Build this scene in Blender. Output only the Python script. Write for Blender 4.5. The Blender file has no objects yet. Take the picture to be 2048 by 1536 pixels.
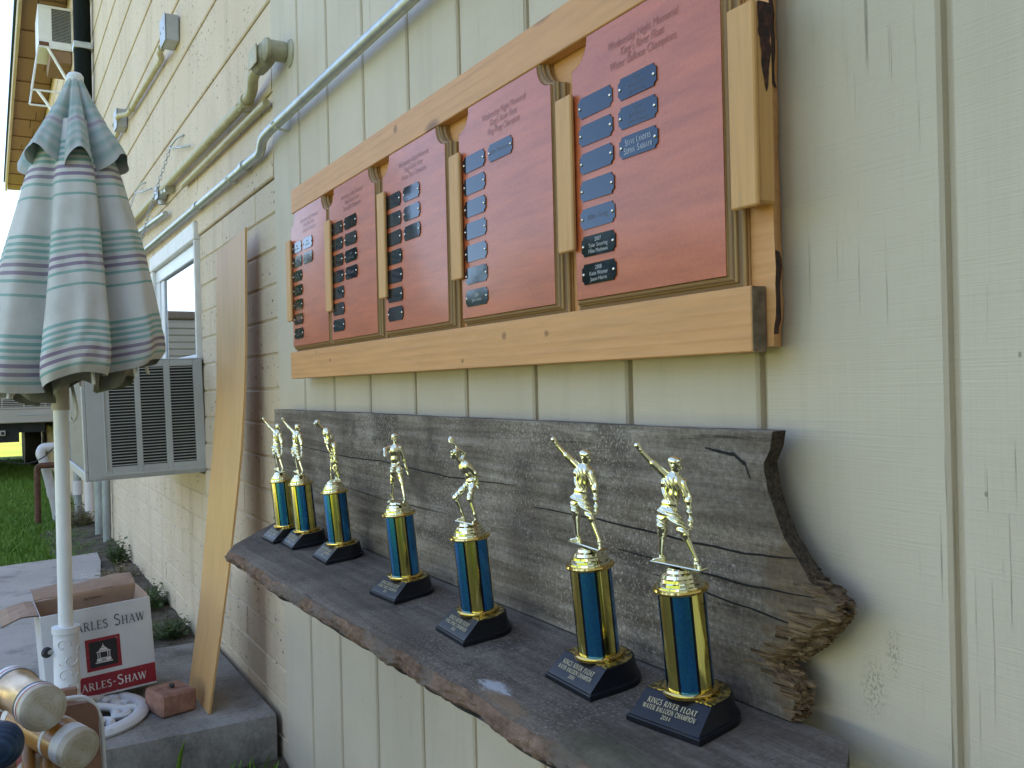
import bpy, bmesh, math, random
import numpy as np
from mathutils import Vector, Matrix, noise as mnoise

random.seed(7); RNG = np.random.default_rng(7)
PI = math.pi
scene = bpy.context.scene
COL = scene.collection

# ------------------------------------------------------------------ camera, sky, sun, exposure
TH = math.atan(1043 / 1800); RO = math.atan(.0237)
fw = Vector((-math.cos(TH), math.sin(TH), 0)); r0 = Vector((math.sin(TH), math.cos(TH), 0)); zz = Vector((0, 0, 1))
rt = r0 * math.cos(RO) - zz * math.sin(RO); up = r0 * math.sin(RO) + zz * math.cos(RO)
cam_d = bpy.data.cameras.new('camera'); cam = bpy.data.objects.new('camera', cam_d); COL.objects.link(cam)
cam.matrix_world = Matrix(((rt.x, up.x, -fw.x, 0), (rt.y, up.y, -fw.y, -.623), (rt.z, up.z, -fw.z, .824), (0, 0, 0, 1)))
cam_d.sensor_width = 36; cam_d.lens = 1800 / 2048 * 36; cam_d.clip_start = .02; cam_d.clip_end = 2000
scene.camera = cam

SUN_EL = math.radians(60)
world = bpy.data.worlds.new('World'); scene.world = world; world.use_nodes = True
wt = world.node_tree; bgn = wt.nodes['Background']
sky = wt.nodes.new('ShaderNodeTexSky'); sky.sky_type = 'NISHITA'; sky.sun_disc = False
sky.sun_elevation = SUN_EL; sky.sun_rotation = 0; sky.air_density = 1.0; sky.dust_density = .05; sky.ozone_density = 3.0; sky.altitude = 2600
wt.links.new(sky.outputs[0], bgn.inputs[0]); bgn.inputs[1].default_value = .14
sd = bpy.data.lights.new('sun', 'SUN'); sd.energy = 4.0; sd.angle = math.radians(.53); sd.color = (1, .95, .87)
sun = bpy.data.objects.new('sun', sd); COL.objects.link(sun); sun.rotation_euler = (-(PI / 2 - SUN_EL), 0, 0); sun.location = (0, 6, 12)
vs = scene.view_settings; vs.view_transform = 'Standard'; vs.look = 'None'; vs.exposure = 2.45; vs.gamma = 1; vs.use_curve_mapping = False
vs.use_white_balance = True; vs.white_balance_temperature = 8300; vs.white_balance_tint = 14   # camera set for open shade

# ------------------------------------------------------------------ helpers: nodes
class N:
    def __init__(s, name):
        s.m = bpy.data.materials.new(name); s.m.use_nodes = True; s.t = s.m.node_tree
        s.b = s.t.nodes['Principled BSDF']
    def nd(s, typ, **kw):
        n = s.t.nodes.new(typ)
        for k, v in kw.items(): setattr(n, k, v)
        return n
    def put(s, sock, v):
        if isinstance(v, (int, float)): sock.default_value = v
        elif isinstance(v, tuple): sock.default_value = (v + (1,)) if (len(v) == 3 and len(sock.default_value) == 4) else v
        else: s.t.links.new(v, sock)
    def pos(s): return s.nd('ShaderNodeNewGeometry').outputs['Position']
    def obj(s): return s.nd('ShaderNodeTexCoord').outputs['Object']
    def uv(s): return s.nd('ShaderNodeTexCoord').outputs['UV']
    def rnd(s): return s.nd('ShaderNodeObjectInfo').outputs['Random']
    def map(s, vec, scale=(1, 1, 1), loc=(0, 0, 0), rot=(0, 0, 0)):
        n = s.nd('ShaderNodeMapping'); s.put(n.inputs['Vector'], vec)
        n.inputs['Scale'].default_value = scale; n.inputs['Location'].default_value = loc; n.inputs['Rotation'].default_value = rot
        return n.outputs[0]
    def noise(s, vec, scale=5, detail=4, rough=.55, dist=0, col=False):
        n = s.nd('ShaderNodeTexNoise'); s.put(n.inputs['Vector'], vec); n.inputs['Scale'].default_value = scale
        n.inputs['Detail'].default_value = detail; n.inputs['Roughness'].default_value = rough; n.inputs['Distortion'].default_value = dist
        return n.outputs['Color' if col else 'Fac']
    def voro(s, vec, scale=5, out='Distance', feat='F1'):
        n = s.nd('ShaderNodeTexVoronoi', feature=feat); s.put(n.inputs['Vector'], vec); n.inputs['Scale'].default_value = scale
        return n.outputs[out]
    def wave(s, vec, scale, dist, dscale=1, detail=2, direction='Z', typ='BANDS'):
        n = s.nd('ShaderNodeTexWave', wave_type=typ)
        if typ == 'BANDS': n.bands_direction = direction
        else: n.rings_direction = direction
        s.put(n.inputs['Vector'], vec); n.inputs['Scale'].default_value = scale; n.inputs['Distortion'].default_value = dist
        n.inputs['Detail'].default_value = detail; n.inputs['Detail Scale'].default_value = dscale
        return n.outputs['Fac']
    def ramp(s, fac, stops, interp='LINEAR'):
        n = s.nd('ShaderNodeValToRGB'); s.put(n.inputs[0], fac); cr = n.color_ramp; cr.interpolation = interp
        while len(cr.elements) < len(stops): cr.elements.new(.5)
        for e, (p, c) in zip(cr.elements, stops):
            e.position = p; e.color = (c if isinstance(c, tuple) else (c, c, c)) + (1,)
        return n.outputs[0]
    def mix(s, fac, a, b, mode='MIX'):
        n = s.nd('ShaderNodeMix', data_type='RGBA', blend_type=mode)
        s.put(n.inputs[0], fac); s.put(n.inputs[6], a); s.put(n.inputs[7], b)
        return n.outputs[2]
    def math(s, op, a, b=0.0, c=0.0, clamp=False):
        n = s.nd('ShaderNodeMath', operation=op, use_clamp=clamp); s.put(n.inputs[0], a); s.put(n.inputs[1], b); s.put(n.inputs[2], c)
        return n.outputs[0]
    def sep(s, vec):
        n = s.nd('ShaderNodeSeparateXYZ'); s.put(n.inputs[0], vec); return n.outputs
    def bump(s, h, strength=.3, dist=.01, nrm=None):
        n = s.nd('ShaderNodeBump'); s.put(n.inputs['Height'], h); n.inputs['Strength'].default_value = strength; n.inputs['Distance'].default_value = dist
        if nrm is not None: s.put(n.inputs['Normal'], nrm)
        return n.outputs[0]
    def out(s, color=None, rough=None, metal=None, normal=None, **kw):
        b = s.b.inputs
        if color is not None: s.put(b['Base Color'], color)
        if rough is not None: s.put(b['Roughness'], rough)
        if metal is not None: s.put(b['Metallic'], metal)
        if normal is not None: s.put(b['Normal'], normal)
        for k, v in kw.items(): s.put(b[k.replace('_', ' ')], v)
        return s.m

def simple(name, col, rough=.5, metal=0, var=.12, scale=30, bump=.0, bscale=80, **kw):
    n = N(name); p = n.obj()
    f = n.noise(p, scale, 4)
    lo = tuple(max(0, c * (1 - var)) for c in col); hi = tuple(min(1, c * (1 + var)) for c in col)
    c = n.ramp(f, [(.3, lo), (.7, hi)])
    nm = n.bump(n.noise(p, bscale, 5), bump, .004) if bump else None
    return n.out(c, rough, metal, nm, **kw)

# ------------------------------------------------------------------ helpers: geometry
def tag(o, label=None, cat=None, group=None, kind=None):
    if label: o['label'] = label
    if cat: o['category'] = cat
    if group: o['group'] = group
    if kind: o['kind'] = kind
    return o
def empty(name, loc=(0, 0, 0), label=None, cat=None, group=None, rz=0):
    o = bpy.data.objects.new(name, None); COL.objects.link(o); o.location = loc; o.rotation_euler = (0, 0, rz); o.empty_display_size = .05
    return tag(o, label, cat, group)
def link(name, me, parent=None, loc=None, rot=None):
    o = bpy.data.objects.new(name, me); COL.objects.link(o)
    if parent is not None: o.parent = parent
    if loc is not None: o.location = loc
    if rot is not None: o.rotation_euler = rot
    return o
class MB:
    """collects vertices and faces, builds one mesh"""
    def __init__(s): s.v = []; s.f = []; s.mi = []; s.uvs = None
    def add(s, vs, fs, mi=0):
        o = len(s.v); s.v += [tuple(p) for p in vs]; s.f += [tuple(i + o for i in f) for f in fs]; s.mi += [mi] * len(fs); return s
    def box(s, x0, x1, y0, y1, z0, z1, bev=0.0, mi=0, M=None):
        if bev <= 0:
            vs = [(x, y, z) for z in (z0, z1) for y in (y0, y1) for x in (x0, x1)]
            fs = [(0, 2, 3, 1), (4, 5, 7, 6), (0, 1, 5, 4), (2, 6, 7, 3), (0, 4, 6, 2), (1, 3, 7, 5)]
        else:
            b = min(bev, (x1 - x0) * .49, (y1 - y0) * .49, (z1 - z0) * .49)
            vs = []; idx = {}
            X = (x0, x1); Y = (y0, y1); Z = (z0, z1); sg = (1, -1)
            for i in (0, 1):
                for j in (0, 1):
                    for k in (0, 1):
                        for a in range(3):
                            p = [X[i], Y[j], Z[k]]
                            for q, ss in enumerate((sg[i], sg[j], sg[k])):
                                if q != a: p[q] += ss * b
                            idx[(i, j, k, a)] = len(vs); vs.append(tuple(p))
            # vertex (i,j,k,a) lies on the face whose normal axis is a
            fs = []
            for i in (0, 1): fs.append([idx[(i, j, k, 0)] for j, k in ((0, 0), (1, 0), (1, 1), (0, 1))][::(1 if i else -1)])
            for j in (0, 1): fs.append([idx[(i, j, k, 1)] for i, k in ((0, 0), (1, 0), (1, 1), (0, 1))][::(-1 if j else 1)])
            for k in (0, 1): fs.append([idx[(i, j, k, 2)] for i, j in ((0, 0), (1, 0), (1, 1), (0, 1))][::(1 if k else -1)])
            for j in (0, 1):
                for k in (0, 1): fs.append([idx[(0, j, k, 1)], idx[(1, j, k, 1)], idx[(1, j, k, 2)], idx[(0, j, k, 2)]])
            for i in (0, 1):
                for k in (0, 1): fs.append([idx[(i, 0, k, 0)], idx[(i, 1, k, 0)], idx[(i, 1, k, 2)], idx[(i, 0, k, 2)]])
            for i in (0, 1):
                for j in (0, 1): fs.append([idx[(i, j, 0, 0)], idx[(i, j, 1, 0)], idx[(i, j, 1, 1)], idx[(i, j, 0, 1)]])
            for i in (0, 1):
                for j in (0, 1):
                    for k in (0, 1): fs.append([idx[(i, j, k, 0)], idx[(i, j, k, 1)], idx[(i, j, k, 2)]])
        if M is not None: vs = [tuple(M @ Vector(p)) for p in vs]
        return s.add(vs, fs, mi)
    def tube(s, pts, r, seg=10, caps=True, mi=0):
        pts = [Vector(p) for p in pts]; n = len(pts); rs = r if isinstance(r, (list, tuple)) else [r] * n
        t0 = (pts[1] - pts[0]).normalized(); ref = Vector((0, 0, 1)) if abs(t0.z) < .9 else Vector((1, 0, 0))
        u = t0.cross(ref).normalized(); vs = []; fs = []
        for i in range(n):
            t = (pts[min(i + 1, n - 1)] - pts[max(i - 1, 0)]).normalized()
            u = (u - t * u.dot(t)).normalized(); w = t.cross(u)
            for k in range(seg):
                a = 2 * PI * k / seg; vs.append(pts[i] + (u * math.cos(a) + w * math.sin(a)) * rs[i])
        for i in range(n - 1):
            for k in range(seg):
                a = i * seg + k; b = i * seg + (k + 1) % seg; fs.append((a, b, b + seg, a + seg))
        if caps: fs.append(tuple(range(seg))[::-1]); fs.append(tuple((n - 1) * seg + k for k in range(seg)))
        return s.add(vs, fs, mi)
    def lathe(s, prof, seg=32, M=None, mi=0, close=True):
        vs = []; fs = []
        for r, z in prof:
            for k in range(seg):
                a = 2 * PI * k / seg; vs.append(Vector((r * math.cos(a), r * math.sin(a), z)))
        n = len(prof)
        for i in range(n - 1):
            for k in range(seg):
                a = i * seg + k; b = i * seg + (k + 1) % seg; fs.append((a, b, b + seg, a + seg))
        if close: fs.append(tuple(range(seg))[::-1]); fs.append(tuple((n - 1) * seg + k for k in range(seg)))
        if M is not None: vs = [M @ p for p in vs]
        return s.add(vs, fs, mi)
    def sphere(s, c, r, seg=16, rings=10, mi=0):
        rr = r if isinstance(r, tuple) else (r, r, r); vs = []; fs = []
        for i in range(rings + 1):
            ph = PI * i / rings
            for k in range(seg):
                a = 2 * PI * k / seg; vs.append((c[0] + rr[0] * math.sin(ph) * math.cos(a), c[1] + rr[1] * math.sin(ph) * math.sin(a), c[2] + rr[2] * math.cos(ph)))
        for i in range(rings):
            for k in range(seg):
                a = i * seg + k; b = i * seg + (k + 1) % seg; fs.append((a, a + seg, b + seg, b))
        return s.add(vs, fs, mi)
    def torus(s, c, R, r, M=None, seg=20, rs=8, a0=0, a1=2 * PI, mi=0):
        pts = []
        full = abs(a1 - a0 - 2 * PI) < 1e-6
        k = seg if full else seg + 1
        for i in range(k + (1 if full else 0)):
            a = a0 + (a1 - a0) * i / seg; p = Vector((R * math.cos(a), R * math.sin(a), 0))
            if M is not None: p = M @ p
            pts.append(Vector(c) + p)
        return s.tube(pts, r, rs, caps=not full, mi=mi)
    def prism(s, poly, y0, y1, mi=0, bev=0.0):
        """poly: (x,z) outline, extruded along y from y0 (front) to y1"""
        n = len(poly); vs = [(x, y0, z) for x, z in poly] + [(x, y1, z) for x, z in poly]
        fs = [tuple(range(n)), tuple(range(n, 2 * n))[::-1]] + [(i, i + n, (i + 1) % n + n, (i + 1) % n) for i in range(n)]
        return s.add(vs, fs, mi)
    def mesh(s, name, mats, smooth=False, fix=True, auto=None):
        me = bpy.data.meshes.new(name); me.from_pydata(s.v, [], s.f)
        for m in (mats if isinstance(mats, (list, tuple)) else [mats]): me.materials.append(m)
        if any(s.mi): me.polygons.foreach_set('material_index', s.mi)
        if fix:
            bm = bmesh.new(); bm.from_mesh(me)
            bmesh.ops.recalc_face_normals(bm, faces=bm.faces); bm.to_mesh(me); bm.free()
        if smooth: me.polygons.foreach_set('use_smooth', [True] * len(me.polygons))
        if auto is not None:
            me.polygons.foreach_set('use_smooth', [True] * len(me.polygons)); me.set_sharp_from_angle(angle=math.radians(auto))
        me.update(); return me
    def build(s, name, mats, parent=None, smooth=False, auto=None, fix=True, loc=None, rot=None):
        return link(name, s.mesh(name, mats, smooth, fix, auto), parent, loc, rot)
def rect_tube(mb, pts, r, seg=10): return mb.tube(pts, r, seg)
def smooth_path(pts, rad=.05, k=5):
    """round the corners of a polyline"""
    P = [Vector(p) for p in pts]; out = [P[0]]
    for i in range(1, len(P) - 1):
        a = (P[i - 1] - P[i]); b = (P[i + 1] - P[i]); ra = min(rad, a.length * .45, b.length * .45)
        A = P[i] + a.normalized() * ra; B = P[i] + b.normalized() * ra
        for j in range(k + 1):
            t = j / k; out.append((1 - t) ** 2 * A + 2 * t * (1 - t) * P[i] + t * t * B)
    out.append(P[-1]); return out
def nz(x, y=0.0, z=0.0): return mnoise.noise(Vector((x, y, z)))

# ------------------------------------------------------------------ materials
def m_siding():
    n = N('painted plywood siding'); p = n.pos()
    g1 = n.noise(n.map(p, (90, 90, 2.0)), 1, 6, .65, .3)
    g2 = n.noise(n.map(p, (9, 9, 560), rot=(0, 0.03, 0)), 1, 3, .6)
    g3 = n.noise(n.map(p, (260, 260, 5)), 1, 4, .6)
    big = n.noise(p, 2.2, 4)
    c = n.ramp(big, [(.3, (.55, .467, .348)), (.7, (.65, .562, .43))])
    c = n.mix(n.math('MULTIPLY', n.ramp(g2, [(.55, 0.0), (.72, 1.0)]), .15), c, (.42, .385, .29))
    cr = n.math('MULTIPLY', n.ramp(g3, [(.62, 0.0), (.70, 1.0)]), n.ramp(n.noise(n.map(p, (9, 9, 4)), 1, 3), [(.45, 0.0), (.62, 1.0)]))
    c = n.mix(n.math('MULTIPLY', cr, .55), c, (.24, .20, .14))
    for (fx, fz, rx, rz) in ((-.494, .567, .016, .030), (-.474, .600, .009, .026)):
        q = n.map(p, (1 / rx, 0, 1 / rz), (-fx / rx, 0, -fz / rz)); ln = n.nd('ShaderNodeVectorMath', operation='LENGTH'); n.put(ln.inputs[0], q)
        m_ = n.math('MULTIPLY', n.ramp(ln.outputs['Value'], [(.3, 1.0), (1.0, 0.0)]), n.ramp(n.noise(n.map(p, (420, 420, 260)), 1, 4, .7), [(.50, 0.0), (.56, 1.0)]))
        c = n.mix(n.math('MULTIPLY', m_, .6), c, (.22, .18, .13))
    dr_ = n.math('MULTIPLY', n.ramp(n.noise(n.map(p, (14, 14, .9)), 1, 4), [(.55, 0.0), (.75, 1.0)]), .35)
    c = n.mix(dr_, c, (.40, .35, .25))
    sp = n.ramp(n.voro(n.map(p, (23, 23, 15)), 1), [(.022, 1.0), (.04, 0.0)])
    c = n.mix(n.math('MULTIPLY', sp, .6), c, (.14, .12, .09))
    h = n.math('ADD', n.math('MULTIPLY', g2, .26), n.math('ADD', n.math('MULTIPLY', g1, .7), n.math('MULTIPLY', cr, -.9)))
    return n.out(c, .62, 0, n.bump(h, .6, .0035), Specular_IOR_Level=.35)
def m_cream(name, base, lo, dirt=.75, seed=0.0, vs=1.0):
    n = N(name); p = n.pos()
    q = n.map(p, (1, 1, 1), (seed, seed * .7, seed * .3))
    big = n.noise(q, 1.7, 5)
    c = n.ramp(big, [(.3, lo), (.7, base)])
    # flaked paint and fly specks
    sm = n.noise(n.map(q, (46, 46, 95)), 1, 5, .7)
    zone = n.ramp(n.noise(q, 3.1, 4), [(.36, 0.15), (.60, 1.0)])
    fl = n.math('MULTIPLY', n.ramp(sm, [(.60, 0.0), (.645, 1.0)]), zone)
    c = n.mix(n.math('MULTIPLY', fl, dirt), c, (.09, .075, .055))
    st = n.noise(n.map(q, (9, 9, 1.1)), 1, 4)
    c = n.mix(n.math('MULTIPLY', n.ramp(st, [(.52, 0.0), (.75, 1.0)]), .4), c, (.40, .31, .19))
    sp = n.ramp(n.voro(n.map(q, (15, 15, 26)), 1), [(.075, 1.0), (.12, 0.0)])
    c = n.mix(n.math('MULTIPLY', sp, .8), c, (.07, .06, .05))
    h = n.math('ADD', n.noise(q, 55, 5, .6), n.math('MULTIPLY', fl, -.4))
    return n.out(c, .7, 0, n.bump(h, .35, .006), Specular_IOR_Level=.3)
def m_oldwood(name, dark, mid, lt, axis='x', tan=None, tanx=None, scuff=None):
    n = N(name); p = n.pos()
    sc = (2.2, 46, 46) if axis == 'x' else (46, 46, 2.2)
    g = n.noise(n.map(p, sc, rot=(0, .035, 0)), 1, 8, .7, .5)
    g2 = n.noise(n.map(p, tuple(v * 3.2 for v in sc)), 1, 5, .7)
    bl = n.noise(p, 9, 5, .65)
    fine = n.noise(p, 160, 4, .7)
    f = n.math('ADD', n.math('MULTIPLY', g, .5), n.math('ADD', n.math('MULTIPLY', bl, .3), n.math('MULTIPLY', fine, .26)))
    c = n.ramp(f, [(.36, dark), (.52, mid), (.66, lt)])
    c = n.mix(n.math('MULTIPLY', n.ramp(g2, [(.60, 0.0), (.70, 1.0)]), .65), c, tuple(v * .35 for v in dark))
    # lichen and weather patches
    pt = n.ramp(n.noise(p, 5.3, 6, .7), [(.54, 0.0), (.63, 1.0)])
    c = n.mix(n.math('MULTIPLY', pt, .7), c, tuple(v * .42 for v in mid))
    li = n.math('MULTIPLY', n.ramp(n.noise(p, 300, 3, .8), [(.54, 0.0), (.64, 1.0)]), n.ramp(n.noise(n.map(p, (1, 1, 1), (4, 4, 4)), 7, 4), [(.42, 0.0), (.6, 1.0)]))
    c = n.mix(n.math('MULTIPLY', li, .55), c, tuple(min(1, v * 1.9) for v in lt))
    if tan:
        x = n.sep(p)[0]
        e = n.math('ADD', n.math('MULTIPLY', x, 9.0), n.math('ADD', -tanx * 9.0, n.math('MULTIPLY', n.math('SUBTRACT', n.noise(p, 22, 5), .5), 1.3)))
        e = n.math('MULTIPLY', n.math('ADD', e, 0.0, clamp=True), 1.0, clamp=True)
        c = n.mix(n.ramp(e, [(.02, 0.0), (.12, .75)]), c, n.ramp(f, [(.36, tuple(v * .4 for v in tan)), (.6, tan)]))
    if scuff:   # old white paint smear and a patch of pale flaked wood
        for (sx, sy, rx, ry, colr, th_) in scuff:
            q = n.map(p, (1 / rx, 1 / ry, 1), (-sx / rx, -sy / ry, 0)); xyz = n.sep(q)
            d = n.math('SQRT', n.math('ADD', n.math('MULTIPLY', xyz[0], xyz[0]), n.math('MULTIPLY', xyz[1], xyz[1])))
            d = n.math('ADD', d, n.math('MULTIPLY', n.math('SUBTRACT', n.noise(n.map(p, (60, 150, 60)), 1, 5, .75), .5), 2.0))
            c = n.mix(n.math('MULTIPLY', n.ramp(d, [(.55, 1.0), (.95, 0.0)]), th_), c, colr)
    h = n.math('ADD', n.math('MULTIPLY', g, .6), n.math('ADD', n.math('MULTIPLY', g2, .5), n.math('MULTIPLY', fine, .2)))
    return n.out(c, .85, 0, n.bump(h, .6, .004), Specular_IOR_Level=.25)
KNOTS = [(-1.0161, .8866, .0085), (-.913, .8836, .0065), (-1.1365, .8582, .0055), (-1.7095, .8796, .006), (-1.796, .8985, .0045), (-1.3573, 1.243, .011)]
def m_pine(name, base, dark, axis='x', scale=1.0, knots=True, rough=.5):
    n = N(name); p = n.pos()
    k = (1.3, 16, 16) if axis == 'x' else (16, 16, 1.3)
    q = n.map(p, tuple(v * scale for v in k))
    w = n.wave(n.map(p, tuple(v * scale for v in ((1.1, 24, 24) if axis == 'x' else (24, 24, 1.1)))), 1.0, 6.5, .55, 3, 'Z' if axis == 'x' else 'X')
    c = n.ramp(w, [(0, base), (.78, base), (.96, tuple((a + b) / 2 for a, b in zip(base, dark))), (1, tuple((a + b * 1.2) / 2.2 for a, b in zip(base, dark)))])
    fade = n.ramp(n.noise(n.map(p, (3, 9, 9) if axis == 'x' else (9, 9, 3)), 1, 3), [(.38, 0.0), (.6, 1.0)]); c = n.mix(fade, c, base)
    g = n.noise(n.map(p, tuple(v * scale * 6 for v in k)), 1, 5, .7)
    c = n.mix(n.math('MULTIPLY', n.ramp(g, [(.4, 0.0), (.7, 1.0)]), .45), c, tuple(v * .62 for v in base))
    big = n.noise(p, 4.5, 3)
    c = n.mix(n.math('MULTIPLY', big, .35), c, tuple(min(1, v * s) for v, s in zip(base, (.92, .8, .66))))
    if knots:
        for (kx, kz, ks) in KNOTS:
            q = n.map(p, (1 / ks, 0, 1.25 / ks), (-kx / ks, 0, -kz * 1.25 / ks)); ln = n.nd('ShaderNodeVectorMath', operation='LENGTH'); n.put(ln.inputs[0], q)
            kd_ = n.math('ADD', ln.outputs['Value'], n.math('MULTIPLY', n.noise(p, 160, 3), .5))
            c = n.mix(n.ramp(kd_, [(.45, .85), (.75, .55), (1.0, .75), (1.25, 0.0)]), c, (.26, .105, .04))
        kq = n.map(p, (5.2, 5.2, 14) if axis == 'x' else (14, 5.2, 5.2), (.31, .13, .77))
        kd = n.voro(kq, 1)
        kf = n.ramp(kd, [(.055, 1.0), (.10, .65), (.16, 0.0)])
        c = n.mix(n.math('MULTIPLY', kf, .8), c, (.20, .08, .035))
    return n.out(c, rough, 0, n.bump(n.math('ADD', g, n.math('MULTIPLY', w, .4)), .18, .002), Specular_IOR_Level=.35)
M = {}
M['siding'] = m_siding()
M['lap'] = m_cream('cream lap siding paint', (.73, .585, .43), (.64, .50, .35), .95)
M['block'] = m_cream('cream painted block', (.70, .57, .425), (.61, .485, .345), .8, 3.3)
M['mortar'] = m_cream('painted mortar', (.62, .51, .34), (.55, .44, .28), .6, 5.1)
M['shelf'] = m_oldwood('weathered shelf board', (.055, .042, .031), (.130, .102, .080), (.225, .185, .150), scuff=[(-.800, -.187, .034, .012, (.50, .52, .54), .75), (-.765, -.197, .045, .010, (.23, .145, .09), .8), (-.60, -.19, .09, .03, (.085, .08, .045), .5)])
M['backboard'] = m_oldwood('weathered backboard', (.040, .031, .023), (.165, .131, .100), (.36, .305, .245), tan=(.20, .135, .08), tanx=-.560)
def m_bark():
    n = N('live edge bark'); p = n.pos()
    a = n.noise(n.map(p, (9, 40, 60)), 1, 7, .7, .4); b = n.noise(p, 60, 6, .75)
    c = n.ramp(n.math('ADD', n.math('MULTIPLY', a, .55), n.math('MULTIPLY', b, .45)), [(.34, (.055, .034, .024)), (.48, (.20, .12, .08)), (.58, (.32, .20, .145)), (.68, (.46, .36, .28))])
    g = n.ramp(n.noise(p, 12, 4), [(.5, 0.0), (.62, 1.0)])
    c = n.mix(n.math('MULTIPLY', g, .7), c, (.18, .16, .135))
    return n.out(c, .9, 0, n.bump(n.math('ADD', a, b), .9, .008), Specular_IOR_Level=.2)
M['bark'] = m_bark()
def m_broken():
    n = N('broken rotten wood'); p = n.pos()
    a = n.noise(n.map(p, (22, 170, 260)), 1, 6, .7, .4)
    c = n.ramp(a, [(.34, (.030, .019, .011)), (.48, (.15, .092, .05)), (.60, (.28, .185, .105)), (.72, (.24, .20, .155))])
    zf = n.math('ADD', n.sep(p)[2], n.math('MULTIPLY', n.math('SUBTRACT', n.noise(p, 40, 4), .5), .03))
    zf = n.math('MULTIPLY', n.math('SUBTRACT', zf, .635), 30.0, clamp=True)
    c = n.mix(zf, c, n.ramp(a, [(.35, (.028, .021, .016)), (.65, (.105, .08, .06))]))
    return n.out(c, .9, 0, n.bump(a, .6, .004), Specular_IOR_Level=.2)
M['broken'] = m_broken()
M['pine'] = m_pine('new pine board', (.72, .355, .145), (.54, .215, .075))
M['pine_v'] = m_pine('new pine slat', (.70, .375, .145), (.56, .26, .095), 'z', 1.3, False)
M['veneer'] = m_pine('thin veneer plank', (.71, .405, .17), (.60, .32, .125), 'z', .5, False, .42)
M['endgrain'] = simple('weathered end grain', (.17, .12, .075), .8, 0, .5, 90, .4, 160)
def m_ply():
    n = N('plywood edge layers'); p = n.pos(); y = n.sep(p)[1]
    w = n.math('FRACT', n.math('MULTIPLY', y, 1 / .0052))
    c = n.ramp(w, [(0, (.20, .105, .045)), (.22, (.22, .115, .05)), (.3, (.56, .36, .16)), (.62, (.58, .39, .18)), (.7, (.36, .20, .09)), (.94, (.33, .18, .08)), (1, (.20, .105, .045))])
    g = n.noise(n.map(p, (60, 60, 60)), 1, 5)
    c = n.mix(n.math('MULTIPLY', g, .35), c, (.30, .19, .08))
    return n.out(c, .6, 0, n.bump(n.noise(p, 220, 4), .2, .002))
M['ply'] = m_ply()
def m_red():
    n = N('red varnished panel'); p = n.pos()
    g = n.noise(n.map(p, (8, 8, 55), rot=(0, .12, 0)), 1, 6, .65)
    g2 = n.noise(n.map(p, (260, 260, 260)), 1, 3, .7)
    c = n.ramp(n.math('ADD', n.math('MULTIPLY', g, .7), n.math('MULTIPLY', g2, .3)), [(.32, (.42, .085, .030)), (.68, (.66, .155, .055))])
    return n.out(c, .38, 0, n.bump(g2, .12, .001), Coat_Weight=.35, Coat_Roughness=.12, Coat_IOR=1.45)
M['red'] = m_red()
M['print'] = simple('dark printed lettering', (.38, .082, .031), .42, Coat_Weight=.35, Coat_Roughness=.12)
def m_plate():
    n = N('black lacquered name plate')
    return n.out((.012, .014, .018), .06, 0, n.bump(n.noise(n.obj(), 40, 2), .03, .002), Specular_IOR_Level=.62, Specular_Tint=(.45, .74, 1.0))  # specular tint adds the blue of a sky reflection to the black lacquer
M['plate'] = m_plate()
M['etch'] = simple('engraved grey lettering', (.42, .42, .40), .35, .4)
M['etch_faint'] = simple('faint engraved lettering', (.075, .078, .085), .35, .2)
M['screw'] = simple('bright screw head', (.85, .8, .7), .18, 1)
def m_gold(name, col, rough):
    n = N(name); return n.out(col, rough, 1.0, n.bump(n.noise(n.obj(), 300, 2), .04, .0004))
M['gold'] = m_gold('gold plated plastic', (.93, .89, .64), .045)
M['goldring'] = m_gold('gold ring', (.88, .62, .22), .1)
M['goldfoil'] = m_gold('gold column foil', (1.0, .90, .28), .14)
def m_bluefoil():
    n = N('blue prismatic foil'); p = n.obj()
    v = n.voro(n.map(p, (1100, 1100, 1100)), 1, 'Color')
    c = n.mix(.35, (.003, .25, .66), n.mix(1.0, v, (.01, .45, .95), 'MULTIPLY'))
    return n.out(c, .2, .9, n.bump(n.noise(p, 900, 2), .10, .0004), Coat_Weight=.6, Coat_Roughness=.05)
M['bluefoil'] = m_bluefoil()
M['blackfoil'] = simple('black foil line', (.006, .007, .01), .12)
M['blackbase'] = simple('black moulded base', (.010, .011, .015), .3, 0, .2, 60, .03, 300, Specular_IOR_Level=.32)
def m_granite():
    n = N('black and gold fleck top'); p = n.obj()
    f = n.ramp(n.noise(n.map(p, (260, 260, 260)), 1, 5, .7), [(.44, (.012, .012, .012)), (.50, (.16, .12, .03)), (.57, (.80, .62, .20))])
    return n.out(f, .2, n.ramp(n.noise(n.map(p, (260, 260, 260)), 1, 5, .7), [(.46, 0.0), (.54, .9)]))
M['granite'] = m_granite()
M['goldtext'] = simple('gold engraved lettering', (.62, .50, .27), .35, .3)
M['steel'] = simple('galvanised conduit', (.50, .53, .50), .38, .75, .15, 40, .05, 60)
M['steelpaint'] = simple('conduit in cream paint', (.50, .43, .245), .5, 0, .14, 30, .1, 60)
M['boxgrey'] = simple('grey metal box', (.44, .46, .46), .45, .5, .12, 20)
M['boxpaint'] = simple('painted cast fitting', (.36, .33, .23), .6, .1, .35, 25, .3, 60)
M['chain'] = simple('zinc chain', (.42, .46, .46), .4, .9)
M['white'] = simple('white window paint', (.76, .75, .71), .5, 0, .08, 20, .15, 50)
M['whitemetal'] = simple('white enamel pole', (.78, .80, .80), .3, 0, .04, 12)
M['vinyl'] = simple('white vinyl sash', (.72, .74, .76), .35, 0, .05, 10)
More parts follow.
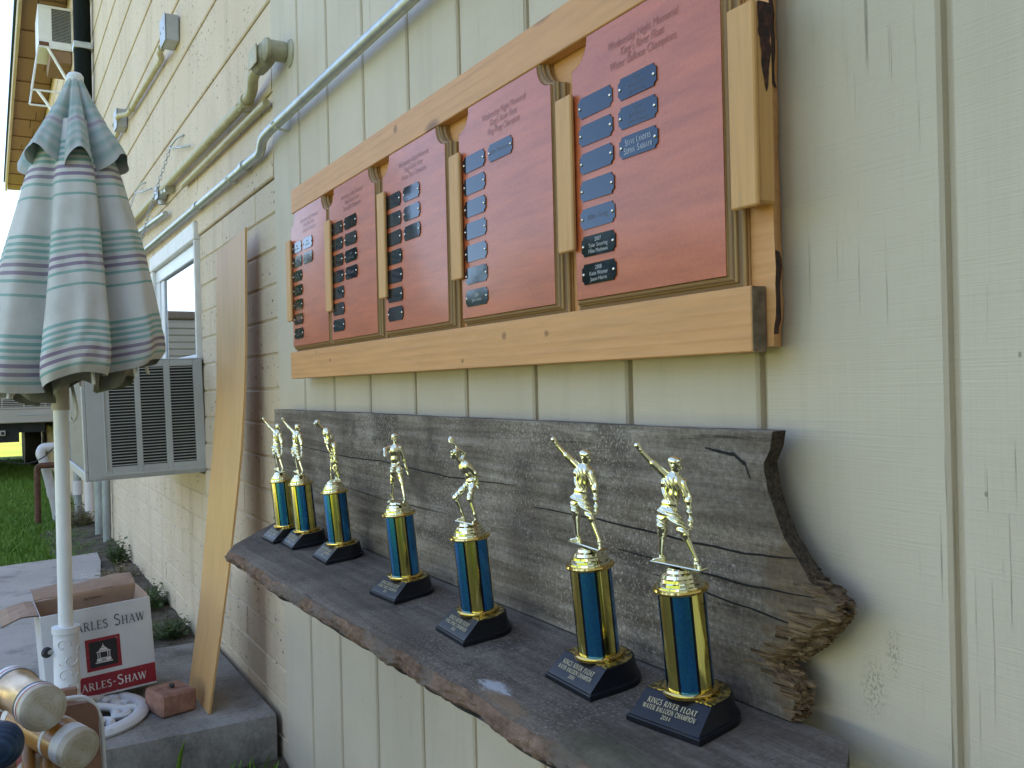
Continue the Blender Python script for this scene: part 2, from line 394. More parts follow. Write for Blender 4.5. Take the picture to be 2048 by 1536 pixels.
def m_glass():
    n = N('dark window glass'); return n.out((.02, .025, .03), .02, 0, None, Specular_IOR_Level=1.0, Coat_Weight=1.0, Coat_IOR=1.9, Coat_Roughness=.01)
M['glass'] = m_glass()
M['acgrey'] = simple('grey air conditioner casing', (.47, .48, .47), .45, .1, .08, 9, .05, 200)
M['acdark'] = simple('dark fill behind louvres and window', (.018, .017, .016), .7)  # near-black fill behind the louvres and the window pane
def m_fins():
    n = N('condenser fins'); p = n.obj()
    w = n.wave(p, 90, .0, 1, 0, 'X')
    return n.out(n.ramp(w, [(.3, (.10, .10, .11)), (.7, (.34, .33, .34))]), .5, .5, n.bump(w, .4, .002))
M['fins'] = m_fins()
M['soffit'] = m_pine('brown soffit board', (.30, .18, .11), (.19, .10, .055), 'y', 1, False, .8)
M['fascia'] = m_cream('cream fascia', (.56, .47, .34), (.45, .36, .25), .6, 8)
M['roof'] = simple('dark green roofing', (.02, .07, .06), .7, 0, .3, 60, .3, 100)
M['downspout'] = simple('dark green downspout', (.006, .011, .009), .75, 0, .2, 20, Specular_IOR_Level=.15)
M['concrete'] = None
def m_conc(name, lo, hi, sc=1.0):
    n = N(name); p = n.pos()
    a = n.noise(p, 3 * sc, 7, .65); b = n.noise(p, 90, 5, .7); s2 = n.voro(n.map(p, (140, 140, 140)), 1)
    c = n.ramp(n.math('ADD', n.math('MULTIPLY', a, .65), n.math('MULTIPLY', b, .35)), [(.34, lo), (.64, hi)])
    st = n.ramp(n.noise(n.map(p, (1, 1, 1), (9, 3, 1)), 5, 6, .7), [(.52, 0.0), (.66, 1.0)])
    c = n.mix(n.math('MULTIPLY', st, .6), c, tuple(v * .45 for v in lo))
    c = n.mix(n.math('MULTIPLY', n.ramp(s2, [(.1, 1.0), (.2, 0.0)]), .3), c, tuple(v * .5 for v in lo))
    return n.out(c, .9, 0, n.bump(n.math('ADD', a, b), .5, .006), Specular_IOR_Level=.2)
M['slab'] = m_conc('old concrete slab', (.15, .135, .115), (.40, .37, .33), 1.6)
M['walk'] = m_conc('concrete walk', (.41, .36, .31), (.56, .50, .44), .5)
def m_dirt():
    n = N('dry dirt and litter'); p = n.pos()
    a = n.noise(p, 11, 7, .7); b = n.noise(p, 120, 4, .8)
    c = n.ramp(n.math('ADD', n.math('MULTIPLY', a, .6), n.math('MULTIPLY', b, .4)), [(.36, (.055, .040, .026)), (.5, (.14, .11, .08)), (.64, (.26, .22, .175))])
    return n.out(c, .95, 0, n.bump(n.math('ADD', a, b), .8, .012), Specular_IOR_Level=.1)
M['dirt'] = m_dirt()
def m_lawn():
    n = N('lawn ground'); p = n.pos()
    a = n.noise(p, .9, 6, .65); b = n.noise(p, 40, 5, .75)
    c = n.ramp(n.math('ADD', n.math('MULTIPLY', a, .5), n.math('MULTIPLY', b, .5)), [(.35, (.04, .085, .014)), (.5, (.09, .17, .025)), (.66, (.16, .25, .04))])
    dr = n.ramp(n.noise(p, .35, 5), [(.4, .25), (.65, 1.0)])
    c = n.mix(n.math('MULTIPLY', dr, .6), c, (.25, .255, .07))
    return n.out(c, .9, 0, n.bump(b, .8, .03), Specular_IOR_Level=.1)
M['lawn'] = m_lawn()
def m_leaf(name, lo, hi, tr=.25):
    n = N(name); c = n.mix(n.noise(n.pos(), 2.5, 3), lo, hi)
    c = n.mix(n.noise(n.pos(), 60, 2), c, tuple(v * .6 for v in lo))
    return n.out(c, .55, 0, None, Specular_IOR_Level=.3)
M['grass'] = m_leaf('grass blades', (.14, .30, .035), (.27, .43, .075))
M['weed'] = m_leaf('weed leaves', (.055, .11, .022), (.12, .19, .05))
M['dry'] = m_leaf('dry weed', (.25, .19, .09), (.36, .28, .15))
M['leaf'] = m_leaf('tree leaves', (.030, .065, .014), (.075, .125, .025))
M['trunk'] = simple('tree bark', (.11, .08, .055), .9, 0, .35, 12, .7, 25)
M['brickmat'] = simple('old red brick', (.34, .165, .115), .9, 0, .3, 40, .6, 120)
M['card'] = simple('brown cardboard', (.40, .25, .165), .8, 0, .12, 14, .1, 60)
def m_carton():
    n = N('white printed carton'); p = n.obj()
    c = n.ramp(n.noise(p, 9, 5), [(.3, (.55, .56, .58)), (.7, (.66, .66, .66))])
    return n.out(c, .55, 0, n.bump(n.noise(n.map(p, (1, 300, 1)), 1, 2), .06, .001))
M['carton'] = m_carton()
def m_redband():
    n = N('worn red print'); p = n.obj()
    w = n.ramp(n.noise(p, 70, 5, .75), [(.64, 0.0), (.70, 1.0)])
    return n.out(n.mix(w, (.30, .018, .028), (.62, .58, .56)), .5)
M['redband'] = m_redband()
M['ink'] = simple('dark grey print', (.10, .105, .12), .6)
M['inkwhite'] = simple('white print', (.72, .70, .68), .6)
M['inkblack'] = simple('black print', (.022, .02, .022), .5)
M['marker'] = simple('marker scrawl', (.16, .10, .05), .7)
M['castwhite'] = None
def m_cast():
    n = N('white painted cast iron'); p = n.obj()
    r = n.ramp(n.noise(p, 38, 5, .75), [(.61, 0.0), (.70, 1.0)])
    c = n.mix(n.math('MULTIPLY', r, .7), (.72, .73, .74), (.33, .20, .10))
    return n.out(c, .45, 0, n.bump(n.noise(p, 90, 4), .2, .003))
M['castwhite'] = m_cast()
M['blackplastic'] = simple('black plastic knob', (.02, .02, .022), .5)
M['malletwood'] = simple('varnished orange wood', (.42, .19, .05), .32, 0, .2, 25, .05, 100, Coat_Weight=.4, Coat_Roughness=.15)
def m_endcap():
    n = N('worn white mallet end'); p = n.obj()
    w = n.wave(p, 55, 1.2, 2, 3, 'X', 'RINGS')
    d = n.noise(p, 45, 5)
    c = n.mix(n.math('MULTIPLY', w, .35), (.50, .43, .33), (.34, .25, .16))
    return n.out(n.mix(n.ramp(d, [(.4, 0.0), (.65, .8)]), c, (.60, .57, .51)), .7, 0, n.bump(d, .3, .002))
M['endcap'] = m_endcap()
M['malletwhite'] = simple('white mallet band', (.66, .67, .68), .4, 0, .08, 30)
M['copper'] = simple('brass mallet sleeve', (.66, .46, .29), .34, .85, .2, 50, .06, 60)
M['bandblack'] = simple('dark mallet band', (.03, .04, .05), .4)
M['bandred'] = simple('red mallet band', (.34, .05, .03), .4)
def m_ball():
    n = N('blue croquet ball'); p = n.obj()
    w = n.wave(p, 60, 0, 1, 0, 'X')
    return n.out(n.ramp(w, [(.2, (.008, .035, .085)), (.8, (.015, .062, .14))]), .35, 0, n.bump(w, .5, .002))
M['ball'] = m_ball()
M['brownpanel'] = simple('brown wooden panel', (.30, .155, .10), .5, 0, .2, 20, .05, 80)
M['trailer'] = simple('beige trailer skin', (.47, .42, .37), .45, .1, .06, 3)
M['trailerroof'] = simple('brown trailer roof trim', (.23, .16, .12), .6)
M['under'] = simple('black steel underframe', (.015, .015, .015), .7)
M['rubber'] = simple('tyre rubber', (.02, .02, .02), .8)
M['pvc'] = simple('white pvc pipe', (.66, .62, .60), .35, 0, .1, 10)
M['pipegrey'] = simple('weathered grey pipe', (.30, .33, .31), .5, .2, .2, 12)
M['rust'] = simple('rusty iron pipe', (.14, .06, .035), .85, .1, .5, 30, .4, 60)
M['cable'] = simple('black cable', (.02, .02, .02), .6)
def m_canopy():
    n = N('striped umbrella cloth'); uv = n.uv(); s = n.sep(uv)
    v = n.math('FRACT', s[1])
    cream = (.66, .66, .64); teal = (.20, .43, .40); pur = (.26, .19, .30)
    st = [(0.0, teal)]
    def stripe(px, w, c):
        a = px / 180; b = (px + w) / 180; st.append((a, c)); st.append((b, cream))
    st = [(0, teal), (6 / 180, cream)]
    for px, w, c in ((13, 6, teal), (25, 6, teal), (37, 6, teal), (51, 7, pur), (66, 7, pur), (81, 6, teal), (107, 5, teal)): stripe(px, w, c)
    c = n.ramp(v, st, 'CONSTANT')
    p = n.pos()
    d = n.noise(p, 9, 5, .65)
    c = n.mix(n.math('MULTIPLY', n.ramp(d, [(.4, 0.0), (.75, 1.0)]), .45), c, (.36, .35, .30))
    th = n.noise(n.map(uv, (900, 300, 1)), 1, 2)
    c = n.mix(n.math('MULTIPLY', th, .18), c, (.62, .62, .6))
    return n.out(c, .85, 0, n.bump(n.math('ADD', n.noise(p, 400, 2), n.math('MULTIPLY', n.noise(p, 30, 3), 1.5)), .2, .003), Specular_IOR_Level=.15)
M['canopy'] = m_canopy()
M['canopy_in'] = simple('umbrella lining', (.22, .225, .18), .9, 0, .15, 20)
def m_canopytop():
    n = N('faded umbrella vent cloth'); uv = n.uv(); s = n.sep(uv)
    w = n.math('FRACT', n.math('MULTIPLY', s[1], 1.0))
    c0 = (.54, .56, .55); t = (.29, .45, .43); pu = (.36, .30, .39)
    c = n.ramp(w, [(0, c0), (.08, t), (.14, c0), (.34, t), (.38, c0), (.44, t), (.50, c0), (.53, pu), (.57, c0), (.62, t), (.70, c0), (.74, t), (.80, c0), (.86, t), (.93, c0)])
    p = n.pos()
    c = n.mix(n.math('MULTIPLY', n.noise(p, 12, 5), .4), c, (.33, .33, .30))
    return n.out(c, .85, 0, n.bump(n.noise(p, 400, 2), .2, .002), Specular_IOR_Level=.15)
M['canopytop'] = m_canopytop()

# ================================================================== THE SETTING
GZ = -.085
def sheet(name, x0, x1, y0, y1, z, mat, nx=1, ny=1, amp=0.0, fr=1.0):
    mb = MB(); vs = []; fs = []
    for j in range(ny + 1):
        for i in range(nx + 1):
            x = x0 + (x1 - x0) * i / nx; y = y0 + (y1 - y0) * j / ny
            vs.append((x, y, z + (amp * nz(x * fr, y * fr) if amp else 0)))
    for j in range(ny):
        for i in range(nx):
            a = j * (nx + 1) + i; fs.append((a, a + 1, a + nx + 2, a + nx + 1))
    mb.add(vs, fs); return tag(mb.build(name, mat, smooth=True), kind='structure')
tag(sheet('lawn', -260, 260, -260, 260, GZ - .05, M['lawn']), 'green lawn around the building')
# walk of old concrete beyond the slab, dirt strip by the wall
mb = MB(); edge = [(-5.45, -4.0), (-5.50, -1.4), (-5.46, -.62), (-5.52, -.35), (-5.60, -.12), (-5.3, -.13), (-4.6, -.20), (-4.0, -.22), (-3.5, -.20), (-3.10, -.17), (-3.10, -4.0)]
n = len(edge)
mb.add([(x, y, GZ + .012) for x, y in edge] + [(x, y, GZ - .08) for x, y in edge], [tuple(range(n)), tuple(range(n, 2 * n))[::-1]] + [(i, i + n, (i + 1) % n + n, (i + 1) % n) for i in range(n)])
tag(mb.build('concrete_walk', M['walk']), 'pale concrete walk between slab and lawn', kind='structure')
mb = MB(); vs = []; fs = []
nx, ny = 90, 10
for j in range(ny + 1):
    for i in range(nx + 1):
        x = -6.9 + 3.85 * i / nx; y = -.36 + .37 * j / ny
        z = GZ - .006 + .012 * nz(x * 6, y * 6) + .006 * nz(x * 22, y * 22) + .028 * (j / ny) ** 2
        if j == 0: z -= .03
        vs.append((x, y, z))
for j in range(ny):
    for i in range(nx):
        a = j * (nx + 1) + i; fs.append((a, a + 1, a + nx + 2, a + nx + 1))
mb.add(vs, fs); tag(mb.build('dirt_strip', M['dirt'], smooth=True), 'dry dirt strip along the foot of the wall', kind='structure')
# slab: worn top edge, broken underside
def slab():
    x0, x1, y0, y1 = -3.09, -2.285, -3.6, -.012
    mb = MB(); NY = 120; vs = []; fs = []
    prof = [(0, -.13), (0, -.03), (.006, -.004), (.02, 0.0), (.10, 0.0), (.4, 0.0), (.8, 0.0)]
    for i in range(NY + 1):
        y = y1 + (y0 - y1) * i / NY
        for k, (dx, z) in enumerate(prof):
            x = x1 - dx + (.004 * nz(y * 9, k) if k < 4 else 0) - (.012 * max(0, nz(y * 3.1, 4)) if k in (1, 2) else 0)
            if k == 6: x = x0
            vs.append((x, y, z + (.0025 * nz(y * 4, k) if k < 6 else 0) + (.02 * nz(y * 5, 9) if k == 0 else 0)))
    K = len(prof)
    for i in range(NY):
        for k in range(K - 1):
            a = i * K + k; fs.append((a, a + K, a + K + 1, a + 1))
    mb.add(vs, fs)
    mb.box(x0, x1 - .03, y0, y1, -.2, -.012)
    return tag(mb.build('concrete_slab', M['slab'], auto=50), 'raised grey concrete slab with a broken front edge', kind='structure')
slab()
mb = MB(); vs = []; fs = []; nx, ny = 70, 50
for j in range(ny + 1):
    for i in range(nx + 1):
        x = -2.36 + 3.6 * i / nx; y = -2.6 + 2.6 * j / ny
        vs.append((x, y, -.118 + .014 * nz(x * 5, y * 5) + .008 * nz(x * 19, y * 19)))
for j in range(ny):
    for i in range(nx):
        a = j * (nx + 1) + i; fs.append((a, a + 1, a + nx + 2, a + nx + 1))
mb.add(vs, fs); tag(mb.build('bare_soil', M['dirt'], smooth=True), 'bare soil in front of the slab', kind='structure')

# grass blades (nobody could count them)
def blades(name, label, regions, mat):
    V = []; Fc = []
    o = 0
    for (x0, x1, y0, y1, z, cnt, hmin, hmax, clump) in regions:
        X = RNG.uniform(x0, x1, cnt); Y = RNG.uniform(y0, y1, cnt)
        keep = np.array([nz(x * 1.7, y * 1.7, 3) + .55 * nz(x * 7, y * 7, 1) > clump for x, y in zip(X, Y)]); X = X[keep]; Y = Y[keep]; m = len(X)
        A = RNG.uniform(0, 2 * PI, m); H = RNG.uniform(hmin, hmax, m); L = H * RNG.uniform(.15, .8, m); W = RNG.uniform(.0022, .0042, m)
        D = RNG.uniform(0, 2 * PI, m)
        wx, wy = np.cos(A) * W, np.sin(A) * W; lx, ly = np.cos(D) * L, np.sin(D) * L
        Z = np.full(m, z)
        p = np.stack([np.stack([X - wx, Y - wy, Z], 1), np.stack([X + wx, Y + wy, Z], 1), np.stack([X + lx * .4 + wx * .7, Y + ly * .4 + wy * .7, Z + H * .65], 1), np.stack([X + lx * .4 - wx * .7, Y + ly * .4 - wy * .7, Z + H * .65], 1), np.stack([X + lx, Y + ly, Z + H], 1)], 1).reshape(-1, 3)
        b = o + np.arange(m) * 5
        for q in b.tolist(): Fc.append((q, q + 1, q + 2, q + 3)); Fc.append((q + 3, q + 2, q + 4))
        V += p.tolist(); o += m * 5
    me = bpy.data.meshes.new(name); me.from_pydata(V, [], Fc); me.materials.append(mat); me.update()
    return tag(link(name, me), label, 'grass', kind='stuff')
blades('grass', 'short green grass of the lawn beyond the concrete walk', [(-9.5, -5.50, -2.0, -.02, GZ - .05, 62000, .025, .075, -.55), (-15, -9.5, -2.6, .3, GZ - .05, 34000, .03, .085, -.6), (-5.75, -5.46, -1.6, -.1, GZ - .03, 2600, .01, .04, -.2)], M['grass'])
blades('grass_tufts', 'sparse grass tufts growing in the soil below the slab', [(-2.29, -1.5, -.7, -.03, -.125, 1500, .02, .06, .05)], M['grass'])

# ------------------------------------------------------------------ the house
house = empty('house', (0, 0, 0), 'cream house wall with vertical siding, block base and lap boards', 'house')
WT = 4.12; XE = -16.2; XR = 2.6
SX = -2.236
# vertical grooved siding
sw = MB().box(SX + .004, XR, .010, .05, -.16, WT).build('siding_wall', M['siding'], house)
gr = [SX, -2.0202, -1.8192, -1.6125, -1.4033, -1.2125, -1.0146, -.8121, -.6105, -.4177] + [-.4177 + .2032 * k for k in range(1, 15)]
for i in range(len(gr) - 1):
    a, b = gr[i], gr[i + 1]
    if b > XR + .01: b = XR
    a0 = a + (.0005 if i == 0 else .0046); b0 = b - .0046
    MB().box(a0, b0, 0.0, .0125, -.13, WT - .01, .0028).build('plank', M['siding'], sw)
# block base: mortar bed and blocks, with a hole for the window
WX0, WX1, WZ0, WZ1 = -4.16, -3.19, .54, 1.405
def wall_with_hole(name, x0, x1, z0, z1, y0, y1, mat, hole=None):
    mb = MB()
    if hole:
        hx0, hx1, hz0, hz1 = hole
        mb.box(x0, hx0, y0, y1, z0, z1); mb.box(hx1, x1, y0, y1, z0, z1)
        if hz0 > z0: mb.box(hx0, hx1, y0, y1, z0, hz0)
        if hz1 < z1: mb.box(hx0, hx1, y0, y1, hz1, z1)
    else: mb.box(x0, x1, y0, y1, z0, z1)
    return mb.build(name, mat, house)
BZ = 1.356
bw = wall_with_hole('block_wall', XE, SX - .001, -.2, BZ - .002, .0075, .2, M['mortar'], (WX0, WX1, WZ0, BZ + 1))
CH = .0885; BL = .398
blk_cache = {}
XB = -6.62
for c in range(17):
    z1 = BZ - c * CH - .002; z0 = z1 - CH + .0042
    x = SX - .002 - (.0 if c % 2 else BL / 2)
    xs = [SX - .002] + ([x] if c % 2 == 0 else [])
    cur = SX - .002; first = True
    while cur > XB:
        L = BL / 2 if (first and c % 2 == 0) else BL
        nxt = max(cur - L, XB); first = False
        segs = [(nxt + .0018, cur - .0018)]
        if z1 > WZ0 + .01:
            s2 = []
            for a, b in segs:
                if b <= WX0 or a >= WX1: s2.append((a, b))
                else:
                    if a < WX0 - .02: s2.append((a, WX0 - .003))
                    if b > WX1 + .02: s2.append((WX1 + .003, b))
            segs = s2
        for a, b in segs:
            if b - a < .015: continue
            key = round(b - a, 3)
            if key not in blk_cache:
                blk_cache[key] = MB().box(0, b - a, 0, .02, 0, z1 - z0, .0038).mesh('block', M['block'])
            link('block', blk_cache[key], bw, (a, .004 + random.uniform(-.0012, .0012), z0))
        cur = nxt
fb = MB().box(XE, XB - .004, .004, .03, -.15, BZ - .004).build('far_block_face', M['block'], house)
# lap boards above
lw = wall_with_hole('lap_wall', XE, SX - .001, BZ, WT, .022, .2, M['lap'], (WX0, WX1, BZ - .5, WZ1))
z = BZ + .001; LH = [.2145] + [.229] * 12
for i, h in enumerate(LH):
    z1 = min(z + h, WT - .01)
    for a, b in ([(XE, SX - .002)] if z > WZ1 else [(XE, WX0 - .002), (WX1 + .002, SX - .002)]):
        mb = MB(); e = .0035
        top = z1 - .0025
        zb = z if z > WZ1 else z
        mb.add([(x, y, q) for x in (a, b) for y, q in ((-.0015, zb + e), (.0015, zb), (.022, zb), (.022, top), (.0040, top))], [(0, 1, 2, 3, 4), (9, 8, 7, 6, 5), (0, 5, 6, 1), (1, 6, 7, 2), (2, 7, 8, 3), (3, 8, 9, 4), (4, 9, 5, 0)])
        o = mb.build('board', M['lap'], lw)
        if z < WZ1 < z1 and False: pass
    if z < WZ1 < z1:
        MB().box(WX0, WX1, .002, .022, WZ1 + .001, z1 - .004).build('board', M['lap'], lw)
    z = z1
    if z >= WT - .02: break
# ends, back and roof of the house, so that it casts its shade
MB().box(XE, XR, 6.0, 6.15, -.2, WT).build('rear_wall', M['lap'], house)
MB().box(XE - .12, XE - .002, .05, 6.1, -.2, WT + 1.2).build('end_wall', M['lap'], house)
MB().box(XR + .002, XR + .12, .05, 6.1, -.2, WT + 1.2).build('end_wall', M['lap'], house)
MB().box(2.45, 2.6, -4.0, -.003, -.2, WT).build('added_wing_wall', M['siding'], house)  # unseen wing, added to block sky light and darken the wall's right side
MB().box(2.605, 6.5, -4.0, -.003, WT - .05, WT).build('added_wing_roof', M['roof'], house)  # roof of the added wing, also out of view
EY = -.33; EZ = 4.09
rf = MB().add([(XE - .1, EY - .05, EZ + .15), (XR + .2, EY - .05, EZ + .15), (XR + .2, 3, EZ + 1.65), (XE - .1, 3, EZ + 1.65), (XE - .1, 6.5, EZ + .1), (XR + .2, 6.5, EZ + .1),
               (XE - .1, EY - .05, EZ + .105), (XR + .2, EY - .05, EZ + .105), (XR + .2, 3, EZ + 1.60), (XE - .1, 3, EZ + 1.60), (XE - .1, 6.5, EZ + .05), (XR + .2, 6.5, EZ + .05)],
              [(0, 1, 2, 3), (3, 2, 5, 4), (7, 6, 9, 8), (8, 9, 10, 11), (0, 6, 7, 1), (4, 5, 11, 10), (0, 3, 9, 6), (3, 4, 10, 9), (1, 7, 8, 2), (2, 8, 11, 5)]).build('roof', M['roof'], house)
MB().box(XE - .08, XR + .18, EY - .03, EY, EZ - .03, EZ + .10, .004).build('fascia', M['fascia'], house)
sf = MB().box(XE - .06, XR + .16, EY + .004, .05, EZ + .06, EZ + .075).build('soffit', M['soffit'], house)
x = -4.0
k = 0
while x > XE:
    w = .33 + .12 * random.random(); zt = EZ + .045 - .012 * (k % 2)
    cut = random.random() < .5; ym = EY + .1 + .15 * random.random()
    if cut:
        MB().box(x - w + .012, x, EY + .006, ym - .003, zt - .02, zt, .002).build('soffit_plank', M['soffit'], sf)
        MB().box(x - w + .012, x, ym + .003, -.006, zt - .02, zt, .002).build('soffit_plank', M['soffit'], sf)
    else:
        MB().box(x - w + .012, x, EY + .006, -.006, zt - .02, zt, .002).build('soffit_plank', M['soffit'], sf)
    x -= w; k += 1
# window
win = empty('window'); win.parent = house
cw = .055
MB().box(WX0, WX1, -.016, .03, WZ1 - .062, WZ1, .004).build('casing', M['white'], win)
MB().box(WX0, WX0 + cw, -.014, .03, .93, WZ1 - .063, .004).build('casing', M['white'], win)
MB().box(WX1 - .012, WX1, -.014, .03, .93, WZ1 - .063, .003).build('casing', M['white'], win)
sash = MB()
sash.box(WX0 + cw + .002, WX1 - .014, .002, .035, WZ1 - .115, WZ1 - .064, .003)
sash.box(WX0 + cw + .002, WX0 + cw + .075, .002, .035, .955, WZ1 - .116, .003)
sash.box(WX0 + cw + .002, WX1 - .014, .002, .035, .937, .954, .003)
sash.build('sash', M['vinyl'], win)
MB().box(WX0 + cw + .078, WX0 + cw + .15, .008, .035, .956, WZ1 - .117, .003).build('jamb', M['vinyl'], win)
MB().box(WX0 + cw + .06, WX1 - .012, .0155, .0195, .95, WZ1 - .105).build('pane', M['glass'], win)
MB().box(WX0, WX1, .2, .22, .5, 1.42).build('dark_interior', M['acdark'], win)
MB().box(WX0 + cw, WX1 - .012, -.006, .05, .918, .936, .003).build('sill', M['white'], win)

# ================================================================== LETTERING
def arc(cx, cy, rx, ry, a0, a1, k=12): return [(cx + rx * math.cos(math.radians(a0 + (a1 - a0) * i / k)), cy + ry * math.sin(math.radians(a0 + (a1 - a0) * i / k))) for i in range(k + 1)]
TK, TN = .15, .065
GL = {  # glyph: width, strokes (points, width), serifs (x, y, half width)
 'A': (.78, [([(.07, 0), (.39, 1)], TN), ([(.37, 1), (.70, 0)], TK), ([(.19, .34), (.58, .34)], TN)], [(.07, 0, .1), (.70, 0, .12)]),
 'B': (.70, [([(.16, 0), (.16, 1)], TK), ([(.16, .97)] + arc(.36, .76, .22, .21, 90, -90) + [(.16, .55)], .09), ([(.16, .52)] + arc(.38, .275, .26, .245, 90, -90) + [(.16, .03)], .1)], []),
 'C': (.76, [(arc(.42, .5, .33, .48, 40, 180), .12), (arc(.42, .5, .33, .48, 180, 318), .11), ([(.68, .68), (.68, .98)], TN)], []),
 'D': (.80, [([(.16, 0), (.16, 1)], TK), ([(.05, .97), (.30, .97)] + arc(.34, .5, .36, .47, 90, -90) + [(.05, .03)], .105)], []),
 'E': (.66, [([(.16, 0), (.16, 1)], TK), ([(.05, .97), (.58, .97), (.58, .8)], TN), ([(.16, .52), (.48, .52)], TN), ([(.05, .03), (.60, .03), (.62, .22)], TN)], []),
 'F': (.62, [([(.16, 0), (.16, 1)], TK), ([(.05, .97), (.58, .97), (.58, .78)], TN), ([(.16, .52), (.48, .52)], TN)], [(.16, 0, .14)]),
 'G': (.80, [(arc(.42, .5, .33, .48, 40, 180), .12), (arc(.42, .5, .33, .48, 180, 300), .11), ([(.66, .08), (.66, .42)], TK * .9)], [(.66, .42, .13)]),
 'H': (.86, [([(.18, 0), (.18, 1)], TK), ([(.68, 0), (.68, 1)], TK), ([(.18, .52), (.68, .52)], TN)], [(.18, 0, .15), (.18, 1, .15), (.68, 0, .15), (.68, 1, .15)]),
 'I': (.38, [([(.19, 0), (.19, 1)], TK)], [(.19, 0, .15), (.19, 1, .15)]),
 'K': (.82, [([(.18, 0), (.18, 1)], TK), ([(.20, .42), (.66, 1)], TN), ([(.36, .58), (.72, 0)], TK)], [(.18, 0, .15), (.18, 1, .15), (.66, 1, .12), (.72, 0, .12)]),
 'L': (.64, [([(.17, 0), (.17, 1)], TK), ([(.04, .03), (.58, .03), (.60, .26)], TN)], [(.17, 1, .14)]),
 'M': (1.0, [([(.14, 0), (.17, 1)], TN), ([(.17, 1), (.50, .05)], TK), ([(.50, .05), (.82, 1)], TN), ([(.82, 1), (.86, 0)], TK)], [(.14, 0, .1), (.86, 0, .14)]),
 'N': (.86, [([(.15, 0), (.15, 1)], TN), ([(.13, 1), (.72, 0)], TK), ([(.72, 0), (.72, 1)], TN)], [(.15, 0, .11), (.72, 1, .11)]),
 'O': (.86, [(arc(.43, .5, .35, .48, 0, 360, 24), .12)], []),
 'P': (.66, [([(.16, 0), (.16, 1)], TK), ([(.05, .97)] + arc(.34, .72, .26, .25, 90, -90) + [(.16, .47)], .09)], [(.16, 0, .15)]),
 'R': (.78, [([(.16, 0), (.16, 1)], TK), ([(.05, .97)] + arc(.34, .74, .25, .23, 90, -90) + [(.16, .51)], .09), ([(.36, .51), (.70, 0)], TK)], [(.16, 0, .14), (.72, 0, .09)]),
 'S': (.62, [(arc(.31, .74, .21, .23, 30, 200, 10) + arc(.31, .27, .23, .25, 80, -150, 12), .12)], []),
 'T': (.72, [([(.36, 0), (.36, 1)], TK), ([(.05, .78), (.05, .97), (.67, .97), (.67, .78)], TN)], [(.36, 0, .15)]),
 'V': (.78, [([(.08, 1), (.40, 0)], TK), ([(.40, 0), (.70, 1)], TN)], [(.08, 1, .12), (.70, 1, .1)]),
 'W': (1.08, [([(.08, 1), (.33, 0)], TK), ([(.33, 0), (.56, 1)], TN), ([(.54, 1), (.78, 0)], TK), ([(.78, 0), (1.0, 1)], TN)], [(.08, 1, .12), (.54, 1, .1), (1.0, 1, .09)]),
 '0': (.66, [(arc(.33, .5, .25, .48, 0, 360, 20), .1)], []),
 '1': (.5, [([(.26, 0), (.26, 1)], TK), ([(.26, 1), (.10, .82)], TN)], [(.26, 0, .16)]),
 '2': (.62, [(arc(.31, .74, .22, .24, 170, -30, 10) + [(.08, .04)], .1), ([(.06, .04), (.56, .04), (.57, .2)], .09)], []),
 '4': (.64, [([(.42, 0), (.42, 1)], TK * .8), ([(.42, 1), (.06, .30), (.60, .30)], TN)], []),
 '3': (.6, [(arc(.28, .74, .2, .23, 150, -80, 9) + arc(.28, .27, .24, .25, 80, -150, 10), .1)], []),
 '-': (.4, [([(.06, .42), (.34, .42)], .09)], []), ' ': (.42, [], []),
}
def stroke(mb, pts, w, T):
    P = [Vector((x, y)) for x, y in pts]; L = []
    for i, p in enumerate(P):
        t = (P[min(i + 1, len(P) - 1)] - P[max(i - 1, 0)]); t = t.normalized() if t.length > 1e-9 else Vector((1, 0))
        nrm = Vector((-t.y, t.x)) * w / 2; L.append(p + nrm); L.append(p - nrm)
    mb.add([T(q.x, q.y) for q in L], [(2 * i, 2 * i + 1, 2 * i + 3, 2 * i + 2) for i in range(len(P) - 1)])
def serif_text(txt, height, width=None, squash=1.0, smallcaps=False, gap=.08):
    """flat lettering in the xz plane, centred; returns an MB. lower-case letters become small capitals"""
    mb = MB(); pen = 0; items = []
    for ch in txt:
        sc = .76 if (smallcaps and ch.islower()) else 1.0
        g = GL.get(ch.upper(), GL[' ']); items.append((g, pen, sc)); pen += (g[0] + gap) * sc
    tot = pen - gap; sx = (width / (tot * height)) if width else squash
    ly = 0
    for g, x0, sc in items:
        T = lambda x, y, x0=x0, sc=sc, ly=ly: (((x0 + x * sc) - tot / 2) * height * sx, ly, y * sc * height)
        for pts, w in g[1]:
            stroke(mb, pts, w, T); ly -= .000012
        for x, y, hw in g[2]:
            yy = .025 if y < .5 else .975
            stroke(mb, [(x - hw, yy), (x + hw, yy)], .05, T); ly -= .000012
    return mb
def print_mesh(mb, name, mat):
    me = bpy.data.meshes.new(name); me.from_pydata(mb.v, [], mb.f); me.materials.append(mat); me.update(); return me
def font_mesh(txt, size, mat, shear=0.0, xs=1.0, align='CENTER'):
    cu = bpy.data.curves.new('lettering', 'FONT'); cu.body = txt; cu.size = size; cu.align_x = align; cu.shear = shear; cu.resolution_u = 3
    o = bpy.data.objects.new('tmp', cu); COL.objects.link(o)
    dg = bpy.context.evaluated_depsgraph_get(); me = bpy.data.meshes.new_from_object(o.evaluated_get(dg))
    bpy.data.objects.remove(o); bpy.data.curves.remove(cu)
    for v in me.vertices: v.co = (v.co.x * xs, 0, v.co.y)
    me.materials.clear(); me.materials.append(mat); me.update(); return me

